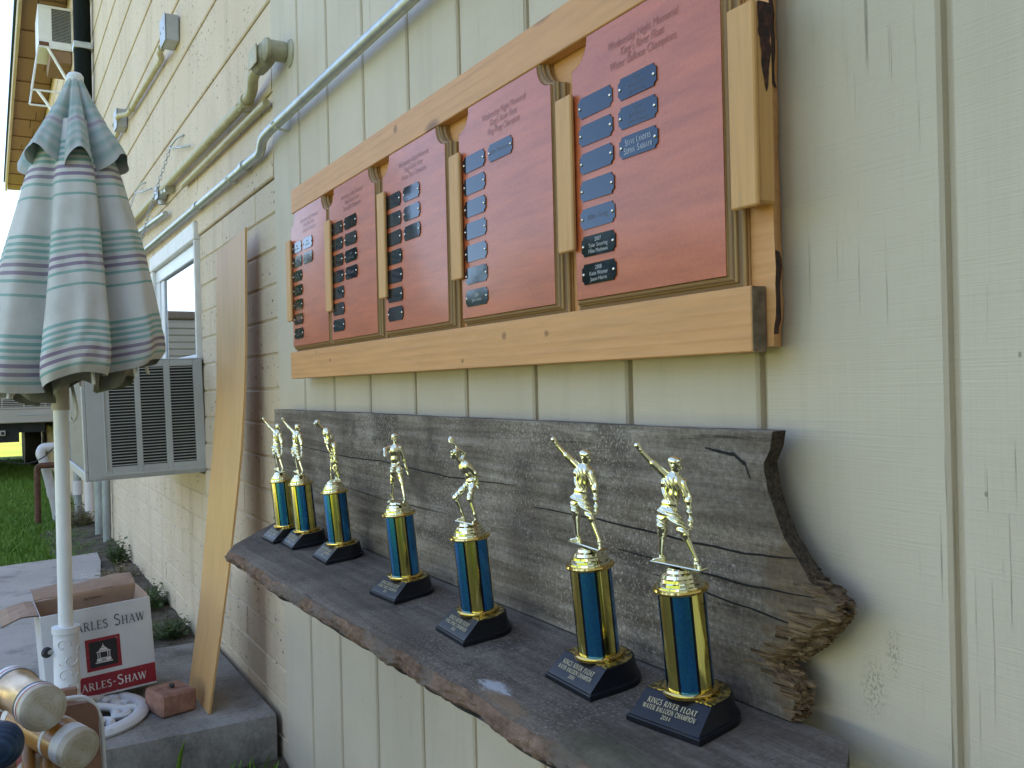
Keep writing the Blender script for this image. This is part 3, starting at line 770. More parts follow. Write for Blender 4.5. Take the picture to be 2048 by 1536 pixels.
# ================================================================== PLAQUE RACK AND PLAQUES
rack = empty('plaque_rack', (-1.28, 0, .85), 'long pine rack screwed to the siding, holding five red plaques', 'plaque rack')
def rk(mb, name, mat, **kw):
    o = mb.build(name, mat, rack, **kw); o.matrix_parent_inverse = Matrix.Translation((1.28, 0, -.85)); return o
# live-edged back board: its right end keeps bark
EDGE = lambda z: -.5655 + .0022 * nz(z * 18) + .0015 * nz(z * 60) + (-.002 if z < .87 else 0)
pr = [(-1.965, 1.245), (-1.965, .858)]
for i in range(0, 31):
    z = .852 + (1.262 - .852) * i / 30
    pr.append((EDGE(z), z))
mbb = MB(); mbb.prism(pr[::-1], -.0265, -.002)
np_ = len(pr); mbb.v = [((x - (.0145 + .002 * nz(z * 30, 5)) if (i >= np_ and x > -1) else x), y, z) for i, (x, y, z) in enumerate(mbb.v)]   # the waney edge slants back to the wall
rk(mbb, 'back_board', M['pine'])
mbb = MB(); vs = []; fs = []
for i in range(61):   # bark left on the waney edge in two patches
    z = .856 + (1.256 - .856) * i / 60
    t = .0007 + .0009 * abs(nz(z * 90)); xx = EDGE(z)
    lo_ = .35 + .3 * nz(z * 45, 2)
    for k in range(5):
        q = lo_ + (1 - lo_) * k / 4; vs.append((xx - .0147 * (1 - q) * 1.0 + t, -.002 - .0243 * q - .0004, z))
for i in range(60):
    zq = .856 + (1.256 - .856) * (i + .5) / 60
    if not (.862 < zq < .938 or zq > 1.085): continue
    for k in range(4): a = i * 5 + k; fs.append((a, a + 5, a + 6, a + 1))
mbb.add(vs, fs)
vs = []; fs = []
for i in range(25):   # dark tongue of bark on the side of the end slat
    z = 1.072 + (1.1495 - 1.072) * i / 24; w_ = .0085 * min(1, (i / 24) ** .6 * 1.1) * (1 + .25 * nz(z * 150)); yc = -.0368 + .002 * nz(z * 70, 4)
    vs += [(-.5605, yc - w_, z), (-.5600, yc, z), (-.5605, yc + w_, z)]
for i in range(24):
    for k in range(2): a = i * 3 + k; fs.append((a, a + 1, a + 4, a + 3))
mbb.add(vs, fs)
def m_barkdark():
    n = N('reddish dark bark'); a = n.noise(n.pos(), 90, 5, .7)
    return n.out(n.ramp(a, [(.38, (.018, .010, .008)), (.55, (.07, .022, .016)), (.7, (.16, .05, .03))]), .8, 0, n.bump(a, .8, .004))
M['barkdark'] = m_barkdark()
rk(mbb, 'bark_patch', M['barkdark'])
rk(MB().box(-1.945, -.5765, -.0445, -.0275, 1.208, 1.2595, .0012), 'top_rail', M['pine'])
rk(MB().box(-1.975, -.5765, -.0445, -.0275, .847, .9055, .0012), 'bottom_rail', M['pine'])
rk(MB().box(-.5764, -.5756, -.0440, -.0280, .8475, .905), 'end_grain', M['endgrain'])
for xc in (-1.952, -1.687, -1.410, -1.134, -.855, -.575):
    hw = .0160; x0 = xc - hw; x1 = xc + hw
    rk(MB().box(x0, x1, -.0530, -.0474, .9725, 1.1490, .0015), 'slat', M['pine_v'])
rk(MB().box(-.5880, -.5610, -.0472, -.0275, .9755, 1.150, .002), 'slat_block', M['pine_v'])

PH = (.9165, 1.206); PW = .240
def plaque_outline(hw, z0, z1, notch, k=8):
    pts = [(-hw, z0), (hw, z0), (hw, z1 - notch)]
    pts += [(hw - notch * math.sin(math.radians(90 * i / k)) * 1.0, z1 - notch * math.cos(math.radians(90 * i / k)))[:2] for i in range(0)]
    # concave scoop at the top right corner, then top left
    for i in range(k + 1):
        a = math.radians(270 - 90 * i / k); pts.append((hw + notch * .0 + notch * math.cos(a) , z1 + notch * math.sin(a)))
    for i in range(k + 1):
        a = math.radians(360 - 90 * i / k); pts.append((-hw + notch * math.cos(a), z1 + notch * math.sin(a)))
    return pts
def loft(mb, rings, mis):
    n = len(rings[0]); o = []
    for r in rings: o.append(len(mb.v)); mb.v += [tuple(p) for p in r]
    for a, b, mi in zip(o, o[1:], mis):
        for i in range(n): mb.f.append((a + i, a + (i + 1) % n, b + (i + 1) % n, b + i)); mb.mi.append(mi)
    return o
hwf = PW / 2; zc = (PH[0] + PH[1]) / 2
def ring(d, y, nt=.030): return [(x, y, z) for x, z in plaque_outline(hwf + d, PH[0] - d, PH[1] + min(d, .004), nt + d * .3)]
mbp = MB()
rings = [ring(0, -.0455), ring(.0, -.0430), ring(.0022, -.0425), ring(.0040, -.0412), ring(.0055, -.0390), ring(.0060, -.0360), ring(.0105, -.0350), ring(.0115, -.0325), ring(.0115, -.0275)]
loft(mbp, rings, [0] * 8)
nn = len(rings[0]); mbp.f.append(tuple(range(8 * nn, 9 * nn))); mbp.mi.append(0)
PLB = mbp.mesh('board', M['ply'], fix=True)
mbp = MB(); r1 = ring(-.0006, -.0457); mbp.v = [tuple(p) for p in r1] + [tuple(p) for p in ring(-.0006, -.0440)]
mbp.f = [tuple(range(nn))] + [(i, i + nn, (i + 1) % nn + nn, (i + 1) % nn) for i in range(nn)]; mbp.mi = [0] * len(mbp.f)
PLF = mbp.mesh('face_panel', M['red'])
def plate_outline(w, h, c):
    hw, hh = w / 2, h / 2; pts = []
    for sx, sz, a0 in ((1, -1, 180), (1, 1, 270), (-1, 1, 0), (-1, -1, 90)):
        for i in range(6):
            a = math.radians(a0 - 90 * i / 5 if False else a0 - 18 * i); pts.append((sx * hw + c * math.cos(a), sz * hh + c * math.sin(a)))
    return pts
po = plate_outline(.0630, .0228, .0042)
PLT = MB().prism(po, -.0008, 0.0).mesh('name_plate', M['plate'])
SCR = MB().lathe([(.0019, 0), (.0019, .0006), (.0012, .0013), (.0002, .0015)], 10, Matrix.Rotation(PI / 2, 4, 'X')).mesh('screw', M['screw'], smooth=True)
rowz = [1.1285, 1.0977, 1.0669, 1.0361, 1.0053, .9745, .9437]
TITLE1, TITLE2 = 'Wednesday Night Memorial', "King's River Float"
PQ = [  # left edge x, game line, left rows, right rows, texts {(col,row):[lines]}, label
 (-1.9477, 'Croquet Champions', 7, 2, {(0, 0): 2, (0, 1): 2, (0, 2): 2, (0, 3): 2, (0, 4): 2, (0, 5): 2, (0, 6): 2, (1, 0): 2, (1, 1): 2}, 'red plaque at the left end of the rack, nine small black name plates'),
 (-1.6904, 'Bocce Ball Champions', 7, 4, {(0, 0): 2, (1, 2): 2, (1, 3): 1, (0, 3): 2}, 'red plaque with eleven dark name plates, second from the left in the rack'),
 (-1.4142, 'Horse Shoe Champion', 7, 3, {}, 'red horse shoe champion plaque in the middle of the rack'),
 (-1.1294, 'Ping Pong Champion', 7, 1, {(1, 0): 'Max Mattieson', (0, 6): 2}, 'red ping pong champion plaque with a single plate in its right column'),
 (-.8448, 'Water Balloon Champions', 7, 3, {(0, 4): 'Allan Gong', (0, 5): '2007|Tyler Smoring|Mike Mathews', (0, 6): '2008|Katie Warner|Jason Harris', (1, 0): '2011|Dave Franco|Jim Mason', (1, 1): '2012|Judi Franco|Dave Franco', (1, 2): 'S:Steve Landers|Sophie Sabbath'}, 'nearest and largest looking red plaque, water balloon champions, right end of the rack'),
]
blank2 = font_mesh('2009', .0048, M['etch_faint'])
for pi, (xl, game, nl, nr, tx, lab) in enumerate(PQ):
    xc = xl + hwf
    root = empty('plaque', (xc, 0, 0), lab, 'plaque', 'plaques in the pine rack')
    link('board', PLB, root); link('face_panel', PLF, root)
    for k, (s, sz) in enumerate(((TITLE1, .0128), (TITLE2, .0128), (game, .0128))):
        me = font_mesh(s, sz, M['print'], .12, .78); link('lettering', me, root, (.006, -.0461, 1.1755 - k * .0112))
    for c, cnt in ((0, nl), (1, nr)):
        for r in range(cnt):
            pl = link('name_plate', PLT, root, (-hwf + .0445 + c * .0735, -.0461, rowz[r]))
            pl.rotation_euler = (random.uniform(-.012, .012), random.uniform(-.012, .012), random.uniform(-.012, .012))
            for s in (-1, 1): link('screw', SCR, pl, (s * .0279, -.0008, 0))
            t = tx.get((c, r))
            if t is None: continue
            if isinstance(t, int): t = '2009|John Smith' if t == 2 else 'Anna Lee'; t = t.split('|')
            elif t.startswith('S:'):
                for q, line in enumerate(t[2:].split('|')):
                    me = print_mesh(serif_text(line, .0064, .043 + .004 * q, smallcaps=True), 'engraving', M['etch'])
                    link('engraving', me, pl, (.0, -.00095, .0012 - q * .0086))
                continue
            else: t = t.split('|')
            nlin = len(t)
            for q, line in enumerate(t):
                me = font_mesh(line, .0062 if nlin > 1 else .0085, M['etch_faint'] if pi < 3 or r < 5 else M['etch'], .1 if nlin == 1 else 0)
                link('engraving', me, pl, (0, -.00095, (nlin - 1) * .0031 - q * .0062 - .002))

# ================================================================== SHELF WITH BACK BOARD
SL = .095
SN = Vector((0, -SL, 1)).normalized()
def shz(y): return .532 + SL * (y + .04)
shelf = empty('wooden_shelf', (-1.25, 0, .53), 'old live-edge plank shelf with a weathered grey back board', 'shelf')
INV = Matrix.Translation((1.25, 0, -.53))
def sh(o): o.parent = shelf; o.matrix_parent_inverse = INV; return o
def front(u):
    x = -1.8235 + (-.425 + 1.8235) * u
    y = -.214 - .008 * math.sin(x * 3.1 + .5) - .007 * nz(x * 5, 2) - .004 * nz(x * 17, 1)
    return x, y
def back(u): return -2.06 + (-.490 + 2.06) * u, -.036
NU, NV = 260, 14
mb = MB(); vs = []; fs = []
for i in range(NU + 1):
    u = i / NU; fx, fy = front(u); bx_, by_ = back(u)
    rr = max(0, (u - .975) / .025); rl = max(0, (.012 - u) / .012)
    for j in range(NV + 1):
        v = j / NV; x = bx_ + (fx - bx_) * v; y = by_ + (fy - by_) * v
        if u > .9: x += .020 * ((u - .9) / .1) ** 2 * math.sin(PI * min(1, v * 1.1)) 
        z = shz(y) + .0012 * nz(x * 7, y * 20) + .0006 * nz(x * 30, y * 80)
        if v > .9: z -= .006 * ((v - .9) / .1) ** 2 * (1 + .8 * nz(x * 13, 5))
        vs.append((x, y, z))
for i in range(NU):
    for j in range(NV): a = i * (NV + 1) + j; fs.append((a, a + 1, a + NV + 2, a + NV + 1))
mb.add(vs, fs)
vs2 = []; o = len(mb.v)   # underside and ends
for i in range(NU + 1):
    a = vs[i * (NV + 1)]; b = vs[i * (NV + 1) + NV]; vs2 += [(a[0], a[1], a[2] - .036), (b[0], b[1] + .012, b[2] - .032)]
mb.add(vs2, [(2 * i, 2 * i + 2, 2 * i + 3, 2 * i + 1) for i in range(NU)])
for i in (0, NU):
    idx = [i * (NV + 1) + j for j in range(NV + 1)]; mb.f.append(tuple(idx + [o + 2 * i + 1, o + 2 * i])); mb.mi.append(0)
sh(mb.build('shelf_board', M['shelf'], auto=60))
mb = MB(); vs = []; fs = []; NB = 9; NU2 = 520
for i in range(NU2 + 1):
    u = i / NU2; fx, fy = front(u); z0 = shz(fy) - .006 * (1 + .8 * nz(fx * 13, 5))
    th = .025 + .005 * nz(fx * 6, 7); bul = .007 + .005 * nz(fx * 9, 8)
    for j in range(NB + 1):
        v = j / NB; pr_ = math.sin(PI * (v * .82 + .02))
        d = bul * pr_ + (.0042 * nz(fx * 55, v * 6, 3) + .003 * nz(fx * 130, v * 15, 2)) * min(1, 3 * v) - .012 * max(0, v - .72) / .28
        vs.append((fx + .001 * nz(fx * 70, v * 9), fy - d + .0005, z0 + .0006 - th * v + .002 * nz(fx * 40, v * 4, 9) * v))
for i in range(NU2):
    for j in range(NB): a = i * (NB + 1) + j; fs.append((a, a + 1, a + NB + 2, a + NB + 1))
mb.add(vs, fs); sh(mb.build('bark_edge', M['bark'], auto=40))
# back board: ragged, broken right end
prof = [(-.555, .778), (-.558, .764), (-.566, .750), (-.562, .727), (-.554, .707), (-.543, .687), (-.528, .672), (-.508, .655), (-.481, .642), (-.484, .626), (-.499, .609), (-.515, .594), (-.528, .586), (-.542, .580), (-.540, .573), (-.531, .566), (-.526, .555), (-.530, .5335)]
def prof_x(z):
    for (x0, z0), (x1, z1) in zip(prof, prof[1:]):
        if z1 <= z <= z0: return x0 + (x1 - x0) * (z0 - z) / (z0 - z1)
    return prof[0][0] if z > prof[0][1] else prof[-1][0]
mb = MB(); NZ = 190; LY = [-.0440, -.0430, -.0395, -.036, -.032, -.028, -.0225]; NXB = 120
zs = [.5335 + (.7785 - .5335) * i / NZ for i in range(NZ + 1)]
def edge_x(z, li):
    x = prof_x(z) - .005 * max(0, min(1, (.68 - z) / .02)); fr_ = li / 6
    rag = max(0, min(1, (.672 - z) / .03))
    x += rag * (-.006 + .003 * nz(z * 300, li * 2.7, 2) + .003 * nz(z * 900, li * 3.1, 5))
    if .565 < z < .632: x += (-.024 * (1 - fr_) ** 1.3) * math.sin(PI * (z - .565) / .067) ** .5
    x += (.0 if li else -.0012) + (1 - rag) * fr_ * -.006
    return x
topz = lambda x: .7775 + .0012 * nz(x * 6, 3) + .0008 * nz(x * 25, 1)
vs = []; fs = []
for i, z in enumerate(zs):     # front face grid
    xr = edge_x(z, 0)
    for k in range(NXB + 1):
        t = k / NXB; x = -2.122 + (xr + 2.122) * t
        zz_ = z if i < NZ else topz(x)
        vs.append((x, LY[0] + (.0012 if i == NZ else 0) + .0012 * nz(x * 9, z * 40) + .0006 * nz(x * 20, z * 130), zz_))
for i in range(NZ):
    for k in range(NXB): a = i * (NXB + 1) + k; fs.append((a, a + 1, a + NXB + 2, a + NXB + 1))
mb.add(vs, fs)
# end surface through the thickness
o0 = len(mb.v); ve = []
for i, z in enumerate(zs):
    for li, y in enumerate(LY):
        x = edge_x(z, li) if li else vs[i * (NXB + 1) + NXB][0]
        ve.append((x, y if li else vs[i * (NXB + 1) + NXB][1], z if i < NZ else topz(x)))
K = len(LY); fe = []
for i in range(NZ):
    for li in range(K - 1): a = i * K + li; fe.append((a, a + K, a + K + 1, a + 1))
mbe = MB().add(ve, fe)
# top and left end
vt = []
for k in range(NXB + 1):
    p = vs[NZ * (NXB + 1) + k]; vt += [p, (p[0], -.0225, p[2])]
mb.add(vt, [(2 * k, 2 * k + 1, 2 * k + 3, 2 * k + 2) for k in range(NXB)])
vl = []
for i in range(NZ + 1):
    p = vs[i * (NXB + 1)]; vl += [p, (p[0], -.0225, p[2])]
mb.add(vl, [(2 * i, 2 * i + 1, 2 * i + 3, 2 * i + 2) for i in range(NZ)])
sh(mb.build('back_board', M['backboard'], auto=50)); 
sh(mbe.build('broken_end', M['broken'], auto=35))
# torn fibres standing out of the break, running with the grain; then drying cracks in the face
rs = random.Random(11); mb = MB()
for k in range(300):
    z = rs.uniform(.536, .664); fr_ = rs.random(); y = -.0435 + .0205 * fr_
    xe = prof_x(z) - .010 + rs.gauss(0, .0030)
    if .565 < z < .632: xe -= .024 * (1 - fr_) ** 1.3 * math.sin(PI * (z - .565) / .067) ** .5
    L = rs.uniform(.012, .034); hz = rs.uniform(.0008, .0018) if rs.random() < .72 else rs.uniform(.002, .0040); hy = rs.uniform(.001, .0032); tl = rs.uniform(-.10, .16); tz = rs.uniform(-.0012, .0012)
    P = []
    for (u, sc_) in ((-1.0, 1.0), (-.35, 1.05), (-.08, .75), (0.0, rs.uniform(.1, .6))):
        cx = xe + u * L; cz = z + u * L * tl * .5 + (tz if u > -.2 else 0)
        P += [(cx, y - hy * sc_, cz - hz * sc_), (cx, y + hy * sc_, cz - hz * sc_ * .8), (cx, y + hy * sc_ * .9, cz + hz * sc_), (cx, y - hy * sc_, cz + hz * sc_ * .9)]
    F_ = [(4 * i + j, 4 * i + (j + 1) % 4, 4 * i + 4 + (j + 1) % 4, 4 * i + 4 + j) for i in range(3) for j in range(4)] + [(12, 13, 14, 15)]
    mb.add(P, F_)
o = sh(mb.build('torn_fibres', M['broken'])); o['kind'] = 'stuff'
M['crack'] = simple('deep crack', (.012, .009, .007), .9)
for pts, w in (([(-.95, .672), (-.80, .672), (-.66, .668), (-.585, .668), (-.532, .6725)], .0011), ([(-.78, .645), (-.66, .641), (-.58, .640), (-.515, .643)], .0009), ([(-.72, .628), (-.60, .6205), (-.53, .616)], .0008), ([(-.64, .760), (-.602, .756), (-.588, .748), (-.582, .735)], .0018), ([(-1.9, .70), (-1.62, .694), (-1.45, .697), (-1.2, .69), (-1.0, .694)], .0011), ([(-1.75, .64), (-1.45, .632), (-1.2, .635)], .0007)):
    mb = MB(); L = []
    dens = []
    for (a, b), (c, d) in zip(pts, pts[1:]):
        for i in range(12): t = i / 12; dens.append((a + (c - a) * t, b + (d - b) * t + .0012 * nz(a * 9 + t * 4, b * 7)))
    dens.append(pts[-1])
    for i, (x, z) in enumerate(dens):
        ww = w * (.35 + .65 * math.sin(PI * i / (len(dens) - 1)) ** .5) * (1 + .5 * nz(i * .7, w * 999))
        yy = LY[0] + .0012 * nz(x * 9, z * 40) + .0006 * nz(x * 20, z * 130) - .0009
        L += [(x, yy, z + ww), (x, yy, z - ww)]
    mb.add(L, [(2 * i, 2 * i + 1, 2 * i + 3, 2 * i + 2) for i in range(len(dens) - 1)]); sh(mb.build('crack', M['crack'], fix=False))

# ================================================================== TROPHIES
def surface_net(D, org, h):
    """quads of the zero surface of the distance grid D"""
    S = D < 0; nx, ny, nz_ = D.shape
    acc = np.zeros((nx - 1, ny - 1, nz_ - 1, 3)); cnt = np.zeros((nx - 1, ny - 1, nz_ - 1))
    sl = lambda o, n: slice(o, n - 1 + o)
    C8 = [(i, j, k) for i in (0, 1) for j in (0, 1) for k in (0, 1)]
    for a in C8:
        for ax in range(3):
            if a[ax]: continue
            b = list(a); b[ax] = 1
            Da = D[sl(a[0], nx), sl(a[1], ny), sl(a[2], nz_)]; Db = D[sl(b[0], nx), sl(b[1], ny), sl(b[2], nz_)]
            m = (Da < 0) != (Db < 0)
            t = np.where(m, Da / np.where(m, Da - Db, 1), 0)
            for q in range(3): acc[..., q] += np.where(m, a[q] + (t if q == ax else 0), 0)
            cnt += m
    ok = cnt > 0; idx = -np.ones(cnt.shape, int); idx[ok] = np.arange(ok.sum())
    cell = np.argwhere(ok); V = org + h * (cell + acc[ok] / cnt[ok][:, None])
    Fq = []
    for ax in range(3):
        o = [(1, 0, 0), (0, 1, 0), (0, 0, 1)][ax]
        A = S[:nx - o[0], :ny - o[1], :nz_ - o[2]]; B = S[o[0]:, o[1]:, o[2]:]
        E = np.argwhere(A != B); u, v = [(1, 2), (2, 0), (0, 1)][ax]
        E = E[(E[:, u] > 0) & (E[:, v] > 0) & (E[:, u] < D.shape[u] - 1) & (E[:, v] < D.shape[v] - 1)]
        fl = S[E[:, 0], E[:, 1], E[:, 2]]
        def g(du, dv):
            e = E.copy(); e[:, u] -= du; e[:, v] -= dv; return idx[e[:, 0], e[:, 1], e[:, 2]]
        q = np.stack([g(1, 1), g(0, 1), g(0, 0), g(1, 0)], 1); q[~fl] = q[~fl][:, ::-1]; Fq.append(q)
    return V, np.concatenate(Fq)
def figure_mesh(name, prims, h=.62, k=1.5, folds=(), mat=None):
    """prims in mm: ('c',a,b,ra,rb) tapered limb, ('e',centre,radii,dirx) body mass; smooth union -> ONE continuous mesh"""
    P = []
    for p in prims:
        if p[0] == 'c': P += [np.array(p[1]) - max(p[3], p[4]), np.array(p[1]) + max(p[3], p[4]), np.array(p[2]) - max(p[3], p[4]), np.array(p[2]) + max(p[3], p[4])]
        else: P += [np.array(p[1]) - max(p[2]), np.array(p[1]) + max(p[2])]
    lo = np.min(P, 0) - 2.5; hi = np.max(P, 0) + 2.5; n = np.ceil((hi - lo) / h).astype(int)
    X, Y, Z = np.meshgrid(*[lo[i] + h * np.arange(n[i]) for i in range(3)], indexing='ij')
    G = np.stack([X, Y, Z], -1).astype(np.float32); D = np.full(X.shape, 50., np.float32)
    GA = G; DA = D
    for p in prims:
        if p[0] == 'c': mr = max(p[3], p[4]); l0 = np.minimum(p[1], p[2]) - mr; h0 = np.maximum(p[1], p[2]) + mr
        else: mr = max(p[2]); l0 = np.array(p[1]) - mr; h0 = np.array(p[1]) + mr
        i0 = np.maximum(0, np.floor((l0 - 4.5 - lo) / h).astype(int)); i1 = np.minimum(n, np.ceil((h0 + 4.5 - lo) / h).astype(int))
        sl_ = tuple(slice(u, v) for u, v in zip(i0, i1)); G = GA[sl_]; D = DA[sl_]
        if p[0] == 'c':
            a = np.array(p[1], np.float32); ba = np.array(p[2], np.float32) - a
            t = np.clip(((G - a) @ ba) / max(ba @ ba, 1e-6), 0, 1)
            d = np.sqrt(((G - a - t[..., None] * ba) ** 2).sum(-1)) - (p[3] + (p[4] - p[3]) * t); kk = p[5] if len(p) > 5 else k
        else:
            q = G - np.array(p[1], np.float32)
            if len(p) > 3 and p[3] is not None:
                ex = np.array(p[3], float); ex /= np.linalg.norm(ex); ez = np.array((0, 0, 1.)); ez -= ex * (ez @ ex); ez /= np.linalg.norm(ez); ey = np.cross(ez, ex)
                q = q @ np.stack([ex, ey, ez], 1).astype(np.float32)
            r = np.array(p[2], np.float32); kk = p[4] if len(p) > 4 else k
            l = np.sqrt(((q / r) ** 2).sum(-1)); l2 = np.sqrt(((q / r ** 2) ** 2).sum(-1)) + 1e-6; d = l * (l - 1) / l2
        hh = np.clip(.5 + .5 * (D - d) / kk, 0, 1); DA[sl_] = D + (d - D) * hh - kk * hh * (1 - hh)
    D = DA - .32
    for (z0, z1, amp, fx, fy, fz, ph) in folds:
        m = np.clip((Z - z0) / 3, 0, 1) * np.clip((z1 - Z) / 3, 0, 1)
        D = D + amp * m * np.sin(fx * X + fy * Y + fz * Z + ph + 1.5 * np.sin(.45 * Z + .3 * X) + 1.2 * np.sin(.5 * Y))
    V, Q = surface_net(D, lo, h)
    for _ in range(1):   # one light smoothing pass
        S = np.zeros_like(V); c = np.zeros(len(V))
        for a, b in ((0, 1), (1, 2), (2, 3), (3, 0)):
            np.add.at(S, Q[:, a], V[Q[:, b]]); np.add.at(S, Q[:, b], V[Q[:, a]]); np.add.at(c, Q[:, a], 1); np.add.at(c, Q[:, b], 1)
        V = V * .65 + .35 * S / c[:, None]
    me = bpy.data.meshes.new(name); me.from_pydata((V / 1000).tolist(), [], Q.tolist()); me.materials.append(mat)
    me.polygons.foreach_set('use_smooth', [True] * len(me.polygons)); me.update(); return me
def head(c, look, r=5.2, hair=True):
    """head with brow, nose, chin, ears and hair, looking along `look`"""
    c = np.array(c, float); f = np.array(look, float); f /= np.linalg.norm(f); u = np.array((0, 0, 1.)) - f * f[2]; u /= np.linalg.norm(u); s = np.cross(f, u)
    o = lambda a, b, d: tuple(c + f * a * r + s * b * r + u * d * r)
    L = [('e', o(0, 0, .25), (r * .98, r * .80, r * .95), tuple(f), 1.0), ('e', o(.22, 0, -.45), (r * .62, r * .58, r * .72), tuple(f), 1.2),
         ('c', o(.86, 0, .12), o(1.08, 0, -.22), r * .12, r * .19, .6), ('c', o(.82, .33, .28), o(.86, -.33, .28), r * .17, r * .17, .8), ('e', o(.72, 0, -.88), (r * .26, r * .28, r * .2), tuple(f), .8),
         ('c', o(.80, .2, -.53), o(.80, -.2, -.53), r * .12, r * .12, .5), ('e', o(0, .8, -.05), (r * .2, r * .13, r * .3), tuple(f), .5), ('e', o(0, -.8, -.05), (r * .2, r * .13, r * .3), tuple(f), .5)]
    if hair: L += [('e', o(-.2, 0, .62), (r * 1.0, r * .86, r * .70), tuple(f), .6), ('c', o(.62, .35, .92), o(.55, -.4, .98), r * .25, r * .28, .5)]
    return L
def foot(ank, toe, r=1.7):
    a = np.array(ank, float); t = np.array(toe, float); d = t - a; d[2] = 0; heel = a - d * .25; zf = t[2]
    return [('c', tuple(a), (heel[0], heel[1], zf + .6), r, r * 1.05), ('c', (heel[0], heel[1], zf + .3), (t[0], t[1], zf), r * 1.0, r * .85)]
def hand(w, h, r=1.6, curl=(0, 0, -1)):
    """palm, four curled fingers and a thumb"""
    w = np.array(w, float); h = np.array(h, float); d = h - w; d /= np.linalg.norm(d); s = np.cross(d, (0.3, 1, .2)); s /= np.linalg.norm(s); q = np.cross(d, s)
    L = [('c', tuple(w), tuple(h), r * .8, r * 1.05)]
    for k, (b, ln) in enumerate(((-.75, 1.7), (-.25, 2.0), (.25, 1.95), (.75, 1.5))):
        p0 = h + s * b * r; p1 = p0 + d * r * ln * .7; p2 = p1 + q * r * .7 - d * r * .1
        L += [('c', tuple(p0), tuple(p1), r * .30, r * .27, .25), ('c', tuple(p1), tuple(p2), r * .27, r * .24, .25)]
    t0 = w + d * r * .5 - s * r * .6; L.append(('c', tuple(t0), tuple(t0 - s * r * .7 + d * r * .9 + q * r * .4), r * .34, r * .27, .3))
    return L
# --- the thrower: arm flung up and back, shirt with rolled sleeves, bunched trousers
thr = head((.9, 6.5, 223.2), (.86, .32, -.28), 5.6)
thr += [('c', (-1.0, 5.2, 213), (.3, 5.9, 219), 2.7, 2.5),
        ('e', (-.8, 3.6, 207.5), (9.6, 6.0, 9.5), (.86, .5, -.25), 2), ('e', (-2.2, 2.2, 199), (8.0, 5.6, 8.5), (.9, .4, -.1), 2), ('e', (-4.3, .3, 190.5), (7.0, 5.3, 5.5), (.9, .3, 0), 2),
        ('c', (-10.4, -1.0, 189.2), (1.6, 1.6, 189.6), 2.2, 2.2), ('e', (-5.3, -1.6, 184), (7.6, 5.8, 5.5), (.9, .3, 0), 2),
        ('c', (-5.6, 1.0, 215.0), (-12.0, -5.6, 225.3), 4.0, 2.7), ('c', (-10.9, -4.6, 223.4), (-12.6, -6.4, 226.4), 3.1, 3.0, .5), ('c', (-12.4, -6.0, 225.5), (-18.5, -12.4, 237), 2.4, 1.7),
        ('e', (-21.3, -14.6, 243.4), (2.5, 2.5, 2.5), None, .6),
        ('c', (5.6, 8.0, 208.5), (10.9, 8.3, 194), 3.9, 3.2), ('c', (10.2, 8.2, 196.2), (11.3, 8.1, 192.0), 3.5, 3.5, .5), ('c', (11.1, 8.2, 192.3), (14.0, 5.5, 177.5), 2.5, 1.7),
        ('c', (-9.0, -3.2, 183), (-13.4, -1.6, 166.5), 5.1, 4.2), ('c', (-13.0, -2.0, 168.5), (-14.6, -1.0, 163), 4.4, 4.0, .6), ('c', (-14.0, -1.2, 165), (-22.0, 2.6, 143.5), 3.2, 1.8),
        ('c', (-1.2, -.6, 183), (9.6, .2, 167), 5.1, 3.9), ('c', (8.6, .2, 169), (11.2, .4, 164.5), 4.0, 3.9, .6), ('c', (9.9, 0, 166.5), (19.3, 2.0, 142.5), 3.1, 1.7),
        ('c', (-2.5, 7.6, 214.5), (3.6, 9.4, 213), 1.2, 1.2, .5)]
thr += hand((-18.6, -12.6, 237.2), (-20.2, -13.7, 240.8), 1.75) + hand((14.0, 5.5, 177), (14.4, 4.8, 171.5), 1.9)
thr += foot((-22.0, 2.6, 143), (-25.5, -3.0, 138.2), 2.0) + foot((19.3, 2.0, 142), (25.5, -2.2, 138.2), 2.0)
FT = figure_mesh('figure', thr, .45, 1.2, [(193, 214, .75, 1.25, .6, .3, 0), (166, 188, .85, .45, .35, 1.25, 1)], M['gold'])
pong = head((-4.1, -5.4, 217.0), (-.25, -.93, -.25), 5.2)
pong += [('c', (-3.0, -1.6, 208.6), (-3.7, -4, 213), 2.5, 2.3), ('e', (-1.0, 3.6, 201), (8.4, 5.4, 8.2), (.95, .3, 0), 2), ('e', (.8, 6.8, 192), (6.4, 5.0, 8), (.95, .3, 0), 2), ('e', (2.0, 9, 183.5), (7.2, 6.0, 5.4), (.95, .3, 0), 2),
         ('c', (-6.4, 2.0, 206), (-8.4, 8.0, 214.5), 3.0, 2.4), ('c', (-8.4, 8.0, 214.8), (-6.4, -.6, 223), 2.2, 1.6), ('c', (-6.0, -2.2, 225.5), (-6.9, -5.4, 231), .9, .9, .4), ('e', (-8.0, -7.4, 234.6), (1.0, 3.2, 4.6), (.9, -.3, .3), .6),
         ('c', (4.2, 5.2, 203.6), (9.2, 12.6, 192), 3.0, 2.4), ('c', (9.2, 12.6, 192), (10.0, 13.4, 179), 2.3, 1.6),
         ('c', (-1.2, 6.0, 179.5), (-7.4, -8.8, 166), 4.4, 3.5), ('c', (-7.0, -7.6, 167), (-7.9, -10, 164.6), 3.9, 3.6, .5), ('c', (-7.6, -9.3, 165), (-11.4, -2.2, 144.5), 2.6, 1.5),
         ('c', (5.8, 8.8, 179), (11.0, 1.2, 165.4), 4.4, 3.5), ('c', (10.4, 2, 167), (11.6, .2, 163.6), 3.9, 3.6, .5), ('c', (11.2, .6, 164), (16.0, 2.4, 146), 2.6, 1.5)]
